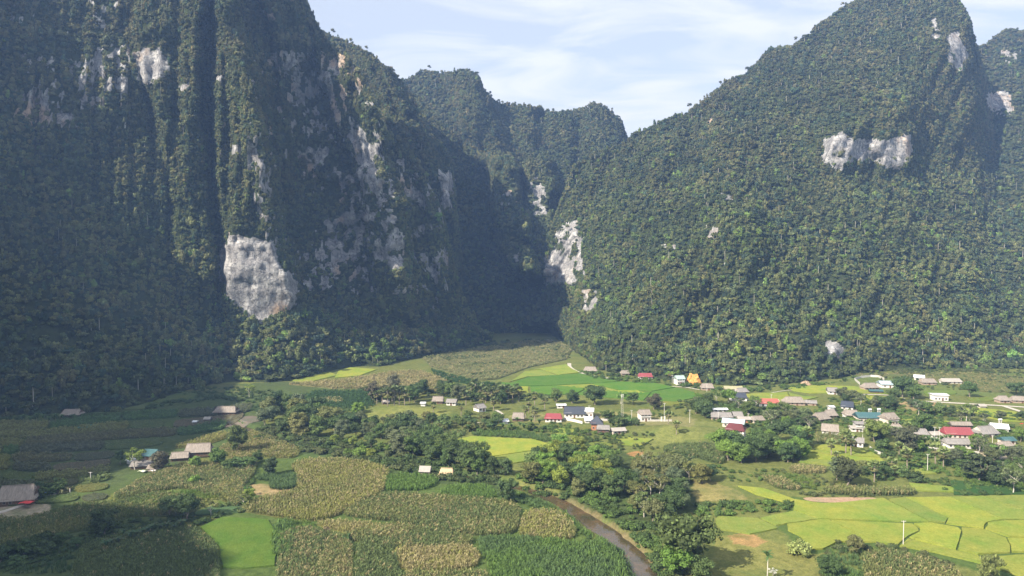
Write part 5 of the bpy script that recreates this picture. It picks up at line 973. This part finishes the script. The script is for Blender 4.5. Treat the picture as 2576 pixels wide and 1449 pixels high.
HS = [  # label, px, py, width in map units, depth, wall height, roof height, roof, wall, turn, hip, windows, extra
 ('weathered thatched house beside the lane at the forest edge',1486,938,34,7,2.6,2.6,T,'plank',-8,0.3,3,{}), ('small thatched hut half hidden in trees under the mountain',1573,944,20,5,2.3,1.8,T,'plank',5,0.2,1,{}), ('house with bright red metal roof under the mountain',1625,955,34,8,3.0,2.2,'red','white',-4,0.15,2,{}),
 ('two storey house with pale green gable roof and red door',1711,968,21,8,5.4,2.0,'green','white',10,0.0,2,dict(two=True, red=True)), ('thatched house on the lane below the orange cutting',1781,982,30,7,2.6,2.4,T,'plank',-6,0.25,3,{}), ('long shed with yellowish roof above the paddies',1846,986,44,6,2.8,1.5,'rust','timber',-2,0.0,3,dict(cat='shed')),
 ('low grey roof behind the long yellowish shed',1868,992,28,7,2.4,2.0,'grey','plank',15,0.2,1,{}), ('house with dark slate roof beside the large palm-like tree',1860,1008,42,8,3.0,2.4,'slate','white',-14,0.2,3,{}), ('house with orange red roof between trees and lane',1938,1024,50,8,3.2,2.2,'brick','white',-6,0.2,3,{}),
 ('small white flat shed on the grassy rise',1412,1027,22,4,2.4,0.5,'white','white',3,0.0,1,dict(cat='shed')), ('long white house with dark slate roof on the lane',1446,1051,52,9,3.4,3.2,'slate','white',-4,0.08,4,{}), ('white two storey annex beside the long slate roof',1484,1050,20,7,4.6,1.3,'white','white',-10,0.0,1,dict(two=True)),
 ('small white gabled outhouse in front of the white annex',1481,1064,18,5,2.2,1.5,'white','white',0,0.0,1,dict(cat='outhouse')), ('blue-grey pyramid roofed house with brick front',1503,1082,29,8,4.6,3.4,'slate','brickw',-6,0.85,2,{}), ('grey low extension in front of the pyramid roofed house',1519,1093,30,6,2.6,1.4,'grey','timber',-8,0.1,2,dict(stilt=True)),
 ('house with scarlet roof left of the slate roofed house',1393,1062,42,8,2.8,2.2,'red','white',-5,0.2,3,{}), ('thatched cottage among palms at the left end of the lane',1304,1060,28,7,2.6,2.4,T,'timber',-4,0.15,2,{}), ('tall white house with tan roof in the village centre',1623,1060,27,8,5.0,2.0,T,'white',8,0.1,2,dict(two=True)),
 ('tumbledown shack with mixed tin roof below the lane',1556,1092,34,6,2.4,1.0,'tin','cream',10,0.0,2,dict(cat='shack')), ('long grey thatched house above the pale blue roof',1817,1057,52,7,2.6,2.0,'grey','plank',-3,0.1,3,{}), ('small white gabled house right of the long grey thatched one',1857,1055,22,6,2.8,1.8,'grey','white',0,0.0,1,{}),
 ('long pale blue metal roof behind the dark red one',1850,1076,52,9,3.2,1.6,'blue','cream',-24,0.0,3,{}), ('white two storey arcaded house with dark maroon roof',1855,1102,46,9,5.2,2.6,'maroon','white',-26,0.35,4,dict(two=True)), ('low pinkish building behind the pale blue roof',1874,1063,30,6,2.4,1.0,'tin','brickw',-3,0.0,2,{}),
 ('small tan roofed hut at the lane bend behind the grove',1908,1064,30,6,2.4,1.6,T,'cream',8,0.2,2,{}), ('long white flat roofed shed behind the village trees',1812,1038,36,5,2.4,0.5,'white','white',2,0.0,2,dict(cat='shed')), ('wide tan thatched farmhouse with teal edge roof in front',2192,982,38,8,2.8,2.6,T,'plank',6,0.3,3,{}),
 ('farm building with pale blue corrugated roof and white wall',2240,976,44,10,3.4,1.8,'blue','white',-4,0.0,2,{}), ('low teal lean-to below the tan thatched farmhouse',2206,990,30,5,2.2,0.7,'teal','timber',-8,0.0,2,dict(cat='shed')), ('small white gabled house alone in the upper paddies',2097,992,22,7,2.8,2.0,'grey','white',-12,0.0,1,{}),
 ('long dark thatched house above the village paddies',2000,1020,52,8,2.8,2.8,T,'plank',-5,0.3,3,{}), ('grey lean-to at the right end of the long dark thatched house',2042,1020,26,5,2.2,1.2,'grey','plank',-18,0.0,1,dict(cat='shed')), ('small white roofed hut highest on the right slope',2316,955,22,6,2.6,1.5,'white','white',-25,0.0,1,{}),
 ('tan thatched house under the small white roofed hut',2338,968,36,7,2.6,2.2,T,'plank',-2,0.25,2,{}), ('long pale roofed house below the dry terraces',2396,966,46,7,2.6,1.8,'tin','white',-4,0.1,3,{}), ('white box shaped house with flat roof',2368,1008,36,8,4.4,0.4,'white','white',-6,0.0,3,{}),
 ('thatched house at the upper right edge',2528,1014,26,7,2.6,2.2,T,'plank',0,0.3,2,{}), ('second thatched roof at the right edge beyond the dark tree',2566,1014,30,6,2.6,2.0,T,'plank',-10,0.2,1,{}), ('tiny tin hut at the road fork',2472,1028,15,4,2.2,0.9,'tin','cream',0,0.0,0,dict(cat='hut')),
 ('large double gabled thatched house left of the teal roof',2070,1064,34,9,3.2,2.8,T,'timber',22,0.1,2,{}), ('thatched wing behind the large double gabled house',2093,1054,24,7,3.0,2.4,T,'plank',10,0.1,1,{}), ('dark slate roof behind the tallest village tree',2137,1032,28,8,3.0,2.6,'slate','white',-28,0.1,1,{}),
 ('narrow white tower-like outhouse with orange door',2093,1038,11,4,4.2,0.5,'white','white',0,0.0,0,dict(cat='outhouse', red=True)), ('white walled thatched house left of the teal roofed house',2145,1054,30,8,3.0,2.2,T,'white',-6,0.1,2,{}), ('cream house with long teal metal roof',2190,1063,58,10,3.6,2.2,'teal','cream',-5,0.0,4,{}),
 ('two storey thatched gable house right of the teal roof',2243,1070,32,9,4.6,2.6,T,'cream',14,0.05,2,dict(two=True)), ('grey flat roofed two storey concrete house',2170,1086,27,8,5.0,0.6,'grey','grey',-12,0.0,1,dict(two=True)), ('low white walled shed left of the concrete house',2154,1086,20,6,2.4,0.8,'tin','white',-12,0.0,1,dict(cat='shed')), ('tan thatched gable house above the terrace maize',2094,1093,38,8,2.6,2.8,T,'white',-24,0.05,2,{}),
 ('grey roofed house with brick and white wall by the terraces',2160,1124,34,8,3.0,1.6,'grey','white',-26,0.0,2,{}), ('cream house with tan hip roof beside the cream palm',2262,1093,36,8,3.0,2.4,T,'cream',-8,0.6,2,{}), ('grey thatched roofs right of the hip roofed house',2318,1101,38,8,2.6,2.0,'grey','cream',-12,0.2,2,{}), ('small white shop between the twin poles',2354,1103,24,5,2.6,1.2,'tin','white',8,0.0,1,{}),
 ('long house with crimson metal roof in the right village',2416,1104,66,9,3.2,2.8,'red','cream',-7,0.08,4,{}), ('long tan open-fronted roof behind the crimson one',2420,1078,48,5,2.6,1.2,T,'timber',-4,0.0,3,dict(cat='barn')), ('wide grey thatched farmhouse right of the crimson roof',2488,1100,50,9,2.8,3.0,'grey','cream',10,0.2,2,{}), ('white metal roof behind the wide grey farmhouse',2522,1088,36,8,3.0,1.8,'white','white',-24,0.0,1,{}),
 ('long grey roofed building on the garden wall',2414,1128,58,8,3.0,1.8,'grey','white',-5,0.05,4,{}), ('teal roofed shed at the far right',2540,1118,30,6,2.6,1.2,'teal','cream',6,0.0,1,dict(cat='shed')), ('tan roof below the teal shed at the far right',2536,1130,28,6,2.4,1.4,T,'cream',6,0.2,1,{}),
 ('thatched house in the left part of the mid valley palm grove',1101,1016,26,7,2.6,2.2,T,'timber',-3,0.1,2,{}), ('grey roofed house right beside it with a white wall',1136,1020,24,7,2.6,1.5,'grey','white',-8,0.0,2,{}), ('tiny white box shed at the meadow edge',1064,1022,11,4,2.4,0.4,'white','white',0,0.0,0,dict(cat='shed')), ('white gabled house with dark eaves amid the palms',1206,1036,22,7,3.0,1.8,'grey','white',38,0.0,1,{}), ('low dark shelter under the palms at the meadow',970,1017,16,4,2.0,0.8,'tin','timber',0,0.0,0,dict(cat='shelter')), ('small white outhouse left of the thatched cottage',1270,1067,13,4,2.2,1.0,'white','white',20,0.0,0,dict(cat='outhouse')),
 ('shaded thatched house with white end wall by the tree belt',565,1055,56,8,2.8,2.6,T,'timber',0,0.25,4,{}), ('dim thatched house against the dark forest at the far left',175,1050,46,7,2.4,2.4,T,'timber',4,0.25,3,{}), ('big sunlit thatched farmhouse among the maize',494,1152,62,8,2.8,3.0,T,'timber',9,0.15,4,dict(stilt=True)), ('sunlit swaybacked roof left of the big farmhouse',447,1160,40,7,2.2,1.8,T,'timber',14,0.1,2,{}), ('teal metal roofed house in the farmstead',374,1158,38,7,3.0,2.2,'teal','plank',-8,0.15,2,{}), ('long low dark roof at the front of the farmstead',352,1180,48,5,2.2,1.4,'grey','timber',10,0.1,3,{}), ('small tan shelter roof at the front right of the farmstead',384,1186,26,4,2.0,1.0,T,'plank',6,0.1,1,dict(cat='shelter')), ('white sheeted lean-to at the left of the farmstead',328,1168,16,4,2.2,0.6,'white','white',-30,0.0,0,dict(cat='shed')),
 ('very wide grey thatched farmhouse at the left edge',28,1272,92,11,3.0,4.2,T,'timber',14,0.25,5,{}), ('small hut with pale tin roof by the stream',1069,1199,24,4,2.2,1.5,'tin','plank',-6,0.0,1,dict(cat='hut', stilt=True)), ('straw roofed hut right of the tin roofed hut',1123,1203,34,5,2.3,1.9,'straw','plank',-6,0.25,1,dict(cat='hut'))]
for lb, px, py, wP, d, h, rh, rf, wl, rot, hip, wn, kw in HS: house(lb, px, py, wP, d, h, rh, rf, wl, rot, hip, wn, wn > 0 or kw.get('red', False), **kw)
house('small open shelter left of the shaded thatched house', 521, 1060, 14, 3, 2.0, 0.8, 'tin', 'timber', 0, 0.0, 0, False, cat='shelter', name='open_shelter', open_=True)
house('tiny white roofed shelter in the shaded fields', 490, 1066, 8, 2.5, 1.6, 0.4, 'white', 'timber', 0, 0.0, 0, False, cat='shelter', name='open_shelter', open_=True)

ZONES = [  # groves: outline, number, heights, kinds, colours, phrase, group
 ([(1300,1215),(1330,1165),(1400,1130),(1500,1140),(1560,1200),(1540,1260),(1450,1262),(1370,1238)], 40, (7,11.5), ['broad','round','bamboo'], [GDK,GMD,GOL,GBR,GYL], 'of the left riverside grove', 'trees of the riverside grove, left half'),
 ([(1560,1200),(1600,1165),(1680,1160),(1790,1195),(1805,1212),(1740,1230),(1735,1275),(1690,1300),(1640,1320),(1580,1300),(1540,1262)], 42, (6.5,11), ['broad','round','open'], [GDK,GMD,GOL,GGY,GRD], 'of the right riverside grove', 'trees of the riverside grove, right half'),
 ([(640,1080),(690,1030),(760,1035),(850,1060),(860,1110),(760,1115),(690,1110)], 26, (9,14.5), ['round','broad','bamboo'], [GDK,GMD,GGY,GOL], 'of the upper stream belt', 'trees at the upper end of the stream belt'),
 ([(850,1065),(950,1070),(1060,1090),(1100,1140),(1060,1160),(950,1130),(860,1112)], 30, (8,13), ['bamboo','round','broad'], [GDK,GGY,GGY,GMD], 'of the middle stream belt', 'trees in the middle of the stream belt'),
 ([(1060,1115),(1130,1130),(1200,1160),(1250,1190),(1240,1215),(1150,1200),(1060,1175),(1000,1150)], 28, (8.5,13.5), ['round','bamboo','broad'], [GDK,GDK,GMD], 'of the wood behind the huts', 'dark trees behind the two huts'),
 ([(840,1125),(940,1140),(1000,1155),(980,1165),(880,1150),(800,1130)], 9, (4,7), ['bush','round'], [GBR,GYL,GMD], 'in front of the stream belt', 'bright bushy trees in front of the stream belt'),
 ([(950,1015),(1060,1018),(1150,1010),(1250,1020),(1310,1005),(1320,990),(1240,985),(1060,985),(960,995)], 28, (8,13), ['round','broad','tall'], [GDK,GGY,GMD,GDK], 'of the mid valley palm grove', 'trees in the palm grove round the middle houses'),
 ([(1060,1065),(1180,1050),(1320,1065),(1380,1075),(1350,1092),(1200,1085),(1080,1090)], 20, (5,9), ['round','bush','broad'], [GDK,GMD,GOL], 'above the small bright paddy', 'trees of the garden strip above the small bright paddy'),
 ([(1812,1135),(1840,1130),(1885,1130),(1915,1100),(2020,1110),(2045,1140),(2000,1168),(1900,1172),(1830,1168)], 22, (9,14), ['broad','round','round'], [GDK,GMD,GBR,GDK], 'of the grove below the maroon roof', 'trees of the grove below the dark red roof'),
 ([(1750,1010),(1900,1010),(1990,1040),(2060,1075),(2030,1095),(1930,1080),(1800,1060),(1740,1045)], 30, (7,12), ['broad','round','open'], [GMD,GDK,GBR,GGY], 'among the middle village roofs', 'trees among the middle village roofs'),
 ([(2100,1010),(2200,1030),(2300,1045),(2400,1075),(2560,1075),(2576,1060),(2440,1045),(2330,1030),(2200,1015),(2100,1000)], 24, (6,11), ['broad','round','open'], [GMD,GDK,GGY], 'between the right village paddies', 'trees between the paddies of the right village'),
 ([(2080,1095),(2200,1085),(2300,1110),(2330,1140),(2230,1140),(2130,1125)], 10, (5,9), ['round','bush'], [GMD,GDK,GBR], 'by the houses above the terraces', 'trees round the houses above the terraces'),
 ([(2330,1130),(2480,1110),(2576,1110),(2576,1240),(2480,1225),(2400,1170)], 24, (5,10), ['round','broad','open'], [GMD,GDK,GBR,GGY], 'along the lower right track', 'trees along the track at the lower right'),
 ([(2130,1190),(2250,1180),(2330,1195),(2300,1215),(2180,1212)], 8, (4,7), ['bush','round'], [GMD,GDK,GOL], 'on the bank above lower paddies', 'bushy trees on the bank above the lower paddies'),
 ([(1390,1045),(1500,1085),(1640,1070),(1660,1060),(1500,1048)], 9, (4,7.5), ['round','bush'], [GMD,GDK], 'near the dark slate roofs', 'small trees round the dark roofed house'),
 ([(0,1400),(80,1375),(190,1355),(200,1380),(90,1410),(0,1430)], 10, (4,7.5), ['round','bush'], [GDK,GDK], 'of the lower left bank', 'shaded trees at the lower left corner'),
 ([(550,1180),(660,1160),(650,1175),(560,1186)], 5, (4,7), ['round','bush'], [GMD,GDK], 'right of the farmhouse', 'trees right of the thatched farmhouse'),
 ([(70,1248),(140,1228),(170,1235),(90,1262)], 6, (4,6), ['round','bush'], [GDK,GMD], 'behind the barn with tarps', 'trees behind the barn with tarps')]
TALLIED = []
for zi, (poly, n, hh, kinds, cols, phrase, grp) in enumerate(ZONES):
    P = WGa(poly); lo, hi = P.min(0), P.max(0); r = np.random.default_rng(900+zi); placed = []; tries = 0; mind = 4.2; cen = P.mean(0)
    while len(placed) < n and tries < 6000:
        tries += 1; q = lo+(hi-lo)*r.random(2)
        if not inpoly(np.array([q[0]]), np.array([q[1]]), P)[0]: continue
        if any((q[0]-a)**2+(q[1]-b)**2 < mind**2 for a, b in placed): mind = max(1.8, mind*0.997); continue
        if float(riverdist(q[0], q[1])[0]) < 4.5: continue
        X_, Y_ = proj(float(q[0]), float(q[1]), 0.0)
        if any(abs(X_-hs[1]) < hs[3]/2+7 and -16 < Y_-hs[2] < 24 for hs in HS): continue
        placed.append((float(q[0]), float(q[1])))
    for a, b in placed:
        kd = kinds[r.integers(len(kinds))]; cc = cols[r.integers(len(cols))]; h = (hh[0]+(hh[1]-hh[0])*r.random())*0.92; szw = 'tall' if h > (hh[0]+hh[1])/2 else 'low'
        form = {'broad':'spreading', 'round':'rounded', 'tall':'slender', 'bamboo':'feathery', 'open':'open', 'bush':'bushy'}[kd]
        nm, ct = {'bamboo': ('bamboo_clump', 'bamboo'), 'bush': ('bush', 'bush')}.get(kd, ('broadleaf_tree', 'tree'))
        ex, ey = (hi-lo)/6; row = 'back' if b > cen[1]+ey else 'front' if b < cen[1]-ey else 'middle'; colm = 'right' if a > cen[0]+ex else 'left' if a < cen[0]-ex else 'centre'
        lb = '%s %s %s %s, %s %s %s' % (szw, form, CN[cc], ct, row, colm, phrase)
        TALLIED.append((tree(0, 0, h, kd, cc, lb, grp, name=nm, cat=ct, pos=(a, b, float(gz(a, b)))), a, b))
ORD = ['first', 'second', 'third', 'fourth', 'fifth', 'sixth', 'seventh', 'eighth', 'ninth', 'tenth', 'eleventh', 'twelfth', 'thirteenth', 'fourteenth', 'fifteenth', 'sixteenth']
seen = {}
for o, a, b in TALLIED: seen.setdefault(o['label'], []).append((o, a, b))
for lb, ls in seen.items():
    if len(ls) < 2: continue
    ls.sort(key=lambda t: t[1]/t[2])
    for (o, a, b), wd in zip(ls, ('left', 'right') if len(ls) == 2 else ORD): o['label'] = wd+(' ' if len(ls) == 2 else ' from left, ')+lb
same = {}
for o in SC.objects:
    if o.get('category') in ('banana plant', 'palm') and o.parent is None: same.setdefault(o['label'], []).append(o)
for lb, ls in same.items():
    if len(ls) < 2: continue
    ls.sort(key=lambda o: o.location.x/o.location.y)
    for o, wd in zip(ls, ORD): o['label'] = wd+' '+lb
def earth_bank(label, px, py, wP, h, d, col, seed):
    x, y, z = WG(px, py); w_ = wP*y/F; u, v = np.meshgrid(np.linspace(-1, 1, 40), np.linspace(0, 1, 16), indexing='ij'); pr = np.clip(1-np.abs(u)**2.4, 0, 1)
    X = u*w_/2+fbm(u*3, v*3, seed, 3, 3)*1.2; Y = v**1.6*d*pr+(1-pr)*d*0.6+fbm(u*5, v*4, seed, 5, 3)*2.0; Z = -0.8+(h+0.8)*v**0.8*pr*(1+0.25*fbm(u*4, 0*v, seed, 7, 3))
    P = np.stack([X, Y, Z], -1); lastr = P[:, -1:].copy(); lastr[..., 1] += d; lastr[..., 2] = -0.8; P = np.concatenate([P, lastr], 1)
    o = link('earth_bank', grid_mesh('earth_bank', P, simple_mat('earth_'+str(seed), col, 0.95, 0.05, 0.3, 0.5))); o.location = (x, y, z); tag(o, label, 'earth bank')
earth_bank('bright orange earth cutting at the foot of the right mountain', 1748, 968, 46, 8, 5, (0.52,0.28,0.09), 1)
earth_bank('pale earth scar at the forest foot above the upper paddies', 2030, 972, 34, 4, 4, (0.34,0.25,0.17), 2)
# ------------------------------------------------------------------ poles, mast, walls, tarps, people and small things
M_CONC = simple_mat('pale_concrete', (0.50,0.48,0.44), 0.85, 0.2, 0.1)
def pole(px, py, hP, label, arms=1, group='concrete power poles in the valley'):
    x, y, z = WG(px, py); h = hP*y/F*1.03; root = link('power_pole', None); root.location = (x, y, z-0.3); V, Fc = [], []; tube(V, Fc, (0,0,0), (0,0,h+0.3), 0.15, 0.09, 8); link('shaft', mesh_of('shaft', V, Fc, M_CONC, True), root)
    for k in range(arms): V, Fc = [], []; box(V, Fc, -0.8, 0.8, -0.05, 0.05, h-0.1-k*0.6, h+0.02-k*0.6); link('crossarm', mesh_of('crossarm', V, Fc, M_CONC), root)
    for s in (-0.7, 0, 0.7): V, Fc = [], []; tube(V, Fc, (s,0,h+0.02), (s,0,h+0.25), 0.06, 0.04, 6); link('insulator', mesh_of('insulator', V, Fc, WM['white']), root)
    tag(root, label, 'power pole', group)
for px, py, hp, lb in [(2272,1373,64,'nearest concrete pole standing alone in the bright paddies'), (2333,1186,44,'concrete pole above the lower paddies left of the fan palm pair'), (1735,1064,33,'concrete pole on the grassy knoll behind the village lane'), (1589,1060,28,'concrete pole on the lane left of the tall white house'), (1482,1042,22,'thin pole behind the pyramid roofed house'),
    (1671,1050,36,'leaning pale pole right of the tall white house'), (1807,1058,22,'short pole above the grassy knoll'), (1882,1058,18,'thin pole near the low pinkish building'), (1691,964,20,'slim pole beside the two storey green roofed house'), (1778,985,20,'pole in front of the thatched house on the lane'), (1850,1000,22,'pole beside the long yellowish shed'), (1940,1010,18,'thin white pole behind the orange red roof'),
    (2082,1046,24,'pole beside the long dark thatched house'), (2028,1102,26,'pole rising from the trees left of the terrace maize'), (2351,1108,34,'left one of the twin poles by the white shop'), (2363,1108,34,'right one of the twin poles by the white shop'), (2496,1130,36,'pole beside the track in the lower right village'), (2170,1110,32,'grey pole in front of the concrete house'),
    (228,1209,22,'small concrete pole in the shaded maize at the left'), (1340,1048,16,'short pole beside the palms at the left end of the lane'), (2580,1085,20,'pole at the far right edge')]: pole(px, py, hp, lb)
x, y, z = WG(1565, 1060); root = link('lattice_mast', None); root.location = (x, y, z); hm = 15.0; V, Fc = [], []
for sx_, sy_ in ((-1,-1),(1,-1),(1,1),(-1,1)):
    V, Fc = [], []; tube(V, Fc, (0.7*sx_,0.7*sy_,-0.3), (0.35*sx_,0.35*sy_,hm), 0.045, 0.03, 5); link('leg', mesh_of('mast_leg', V, Fc, M_CONC), root)
V, Fc = [], []
for k in range(12):
    z0, z1 = hm*k/12, hm*(k+1)/12; a0, a1 = 0.7-0.35*k/12, 0.7-0.35*(k+1)/12
    for p, q in (((-a0,-a0,z0),(a1,-a1,z1)),((a0,-a0,z0),(a1,a1,z1)),((a0,a0,z0),(-a1,a1,z1)),((-a0,a0,z0),(-a1,-a1,z1))): tube(V, Fc, p, q, 0.014, 0.014, 4)
link('bracing', mesh_of('mast_bracing', V, Fc, M_CONC), root)
for k in range(3): V, Fc = [], []; a = k*2.09; box(V, Fc, 0.55*math.cos(a)-0.15, 0.55*math.cos(a)+0.15, 0.55*math.sin(a)-0.1, 0.55*math.sin(a)+0.1, hm-0.2, hm+1.8); link('antenna', mesh_of('antenna', V, Fc, WM['white']), root)
tag(root, 'slim telephone lattice mast with white antennas behind the village lane', 'mast')
def wall_run(label, pts, h, mat, t=0.25):
    P = [WG(*p) for p in pts]; root = link('compound_wall', None); root.location = P[0]; o = Vector(P[0])
    for i in range(len(P)-1):
        a, b = Vector(P[i])-o, Vector(P[i+1])-o; d = (b-a); d.z = 0; L_ = d.length; ang = math.atan2(d.y, d.x); V, Fc = [], []; box(V, Fc, 0, L_, -t/2, t/2, -0.5, h); s = link('wall_section', mesh_of('wall_section', V, Fc, mat), root); s.location = a; s.rotation_euler = (0, 0, ang)
    tag(root, label, 'wall')
wall_run('pale curved compound wall round the grass plot above the tan farmhouse', [(2163,968),(2150,956),(2165,951),(2190,948),(2210,949),(2224,957)], 1.8, M_CONC)
wall_run('long low pale wall in front of the grey roofed garden building', [(2332,1130),(2370,1134),(2420,1139),(2462,1143)], 1.4, M_CONC)
wall_run('low retaining wall along the village lane', [(1500,1058),(1545,1059),(1600,1060),(1640,1060),(1690,1060)], 1.1, M_CONC)
wall_run('short stone wall of the hut yard below the dark trees', [(2188,1128),(2200,1138),(2222,1146)], 1.3, M_CONC)
wall_run('white wall before the long slate roofed house', [(1418,1056),(1440,1060),(1465,1066)], 1.5, WM['white'])
def tarp(label, px, py, wP, d, zt, col, rot):
    x, y, z = WG(px, py); w_ = wP*y/F; n = 9; u, v = np.meshgrid(np.linspace(-0.5, 0.5, n), np.linspace(-0.5, 0.5, n), indexing='ij'); Z = zt+0.25*np.sin(u*7)*np.cos(v*5)-0.9*(u*u+v*v)-0.4*v
    o = link('tarpaulin', grid_mesh('tarpaulin', np.stack([u*w_, v*d, Z], -1), simple_mat('tarp_'+label[:4], col, 0.6, 0.3, 0.1))); sd = o.modifiers.new('thick', 'SOLIDIFY'); sd.thickness = 0.03; o.location = (x, y+d*0.4, z); o.rotation_euler = (0, 0, math.radians(rot)); tag(o, label, 'tarpaulin')
tarp('red tarpaulin awning on the front of the wide farmhouse', 60, 1280, 30, 4, 2.4, (0.55,0.05,0.05), 12); tarp('blue tarpaulin at the right end of the wide farmhouse', 96, 1258, 20, 4, 2.6, (0.03,0.10,0.45), 12)
tarp('dark green net spread over seedlings in the shaded field', 214, 1079, 48, 10, 0.9, (0.02,0.16,0.12), 10); tarp('pale sheet lying at the edge of the maize below the farmstead', 356, 1190, 20, 3, 0.9, (0.60,0.62,0.48), -8)
tarp('red cloth hanging by the track at the lower right', 2571, 1074, 8, 1.5, 2.0, (0.6,0.05,0.03), 0); tarp('small orange-red sheet in the lower right garden', 2530, 1180, 7, 2, 1.6, (0.6,0.08,0.04), 0); tarp('white tarpaulin under the small tan shelter', 383, 1190, 20, 3, 1.2, (0.62,0.58,0.55), -10)
def person(label, px, py, top, trousers, turn):
    x, y, z = WG(px, py); me = bpy.data.meshes.new('person'); vs = [(0,0,0.95),(0,0,1.25),(0,0,1.45),(0,0,1.60),(0.19,0,1.42),(0.27,0.03,1.15),(0.25,0.12,0.92),(-0.19,0,1.42),(-0.27,0.02,1.15),(-0.26,0.08,0.90),(0.10,0,0.92),(0.12,0.03,0.5),(0.12,0,0.06),(0.13,0.16,0.04),(-0.10,0,0.92),(-0.13,-0.03,0.5),(-0.13,-0.08,0.06),(-0.14,0.08,0.04),(0,0.01,1.72)]
    es = [(0,1),(1,2),(2,3),(2,4),(4,5),(5,6),(2,7),(7,8),(8,9),(0,10),(10,11),(11,12),(12,13),(0,14),(14,15),(15,16),(16,17),(3,18)]; me.from_pydata(vs, es, []); o = link('person', me); o.modifiers.new('skin', 'SKIN')
    for i, r_ in enumerate([.15,.15,.13,.06,.07,.05,.04,.07,.05,.04,.09,.07,.05,.04,.09,.07,.05,.04,.105]): me.skin_vertices[0].data[i].radius = (r_, r_*0.85)
    me.skin_vertices[0].data[0].use_root = True
    m, nd, lk, b = material('clothed_person_'+label[:12], 0.8, 0.2); g = nd.new('ShaderNodeTexCoord'); s_ = nd.new('ShaderNodeSeparateXYZ'); lk.new(g.outputs['Object'], s_.inputs[0]); rr = ramp(nd, lk, s_.outputs[2], [(0.0, trousers), (0.93, top), (1.52, (0.35,0.20,0.13))]); cr_ = [n for n in nd if n.type == 'VALTORGB'][0]; cr_.color_ramp.interpolation = 'CONSTANT'
    dv = nd.new('ShaderNodeMath'); dv.operation = 'DIVIDE'; dv.inputs[1].default_value = 1.9; lk.new(s_.outputs[2], dv.inputs[0]); lk.new(dv.outputs[0], cr_.inputs[0]); e = cr_.color_ramp.elements; e[1].position = 0.49; e[2].position = 0.80
    me.materials.append(m); sb = o.modifiers.new('smooth', 'SUBSURF'); sb.levels = sb.render_levels = 1; o.location = (x, y, z); o.rotation_euler = (0, 0, turn); tag(o, label, 'person')
    V, Fc = [], []; tube(V, Fc, (0,0.01,1.76), (0,0.01,1.86), 0.24, 0.03, 12); link('hat', mesh_of('hat', V, Fc, RM['straw']), o)
person('person in a dark top standing on the path by the wide farmhouse', 156, 1243, (0.04,0.08,0.12), (0.05,0.05,0.07), 0.6); person('person in a white top walking near the wide farmhouse', 176, 1239, (0.6,0.58,0.56), (0.06,0.06,0.08), 2.2)
x, y, z = WG(1702, 1322); root = link('haystack', None); root.location = (x, y, z); V, Fc = [], []; tube(V, Fc, (0,0,0), (0,0,0.8), 1.5, 1.3, 12); tube(V, Fc, (0,0,0.8), (0,0,2.8), 1.3, 0.15, 12); link('straw_cone', mesh_of('straw_cone', V, Fc, simple_mat('old_straw', (0.16,0.12,0.08), 0.95, 0.1, 0.4, 4.0)), root)
V, Fc = [], []; tube(V, Fc, (0,0,0), (0,0,3.6), 0.06, 0.04, 6); tube(V, Fc, (0,0,3.0), (1.9,-0.6,0.1), 0.05, 0.05, 6); link('stake', mesh_of('stake', V, Fc, M_BARKP), root); tag(root, 'conical brush heap with a leaning stake in the small pasture', 'haystack')
for i, (px, py, h, lb) in enumerate([(1664,1060,2.6,'left one of the two white gate pillars on the lane'), (1672,1060,2.8,'right one of the two white gate pillars on the lane')]):
    x, y, z = WG(px, py); root = link('gate_pillar', None); root.location = (x, y, z); V, Fc = [], []; box(V, Fc, -0.35, 0.35, -0.35, 0.35, -0.3, h); link('post', mesh_of('pillar_post', V, Fc, WM['white']), root); V, Fc = [], []; box(V, Fc, -0.45, 0.45, -0.45, 0.45, h, h+0.2); link('cap', mesh_of('pillar_cap', V, Fc, WM['white']), root); tag(root, lb, 'pillar')
for px, py, lb in [(2187,1055,'left water tank on the roof right of the teal roof'), (2210,1054,'right water tank on the roof right of the teal roof'), (2522,1077,'pale water tank behind the wide grey farmhouse')]:
    x, y, z = WG(px+18, py+6); root = link('water_tank', None); root.location = (x, y+8, z+5.2 if px < 2300 else z+4.0); V, Fc = [], []
    tube(V, Fc, (-0.9,0,0.6), (0.9,0,0.6), 0.55, 0.55, 12); Fc.append(list(range(11, -1, -1))); link('tank', mesh_of('tank', V, Fc, RM['white']), root)
    for sx_ in (-0.6, 0.6): V, Fc = [], []; box(V, Fc, sx_-0.06, sx_+0.06, -0.5, 0.5, -5.2 if px < 2300 else -4.0, 0.2); link('leg', mesh_of('tank_leg', V, Fc, M_CONC), root)
    tag(root, lb, 'water tank')
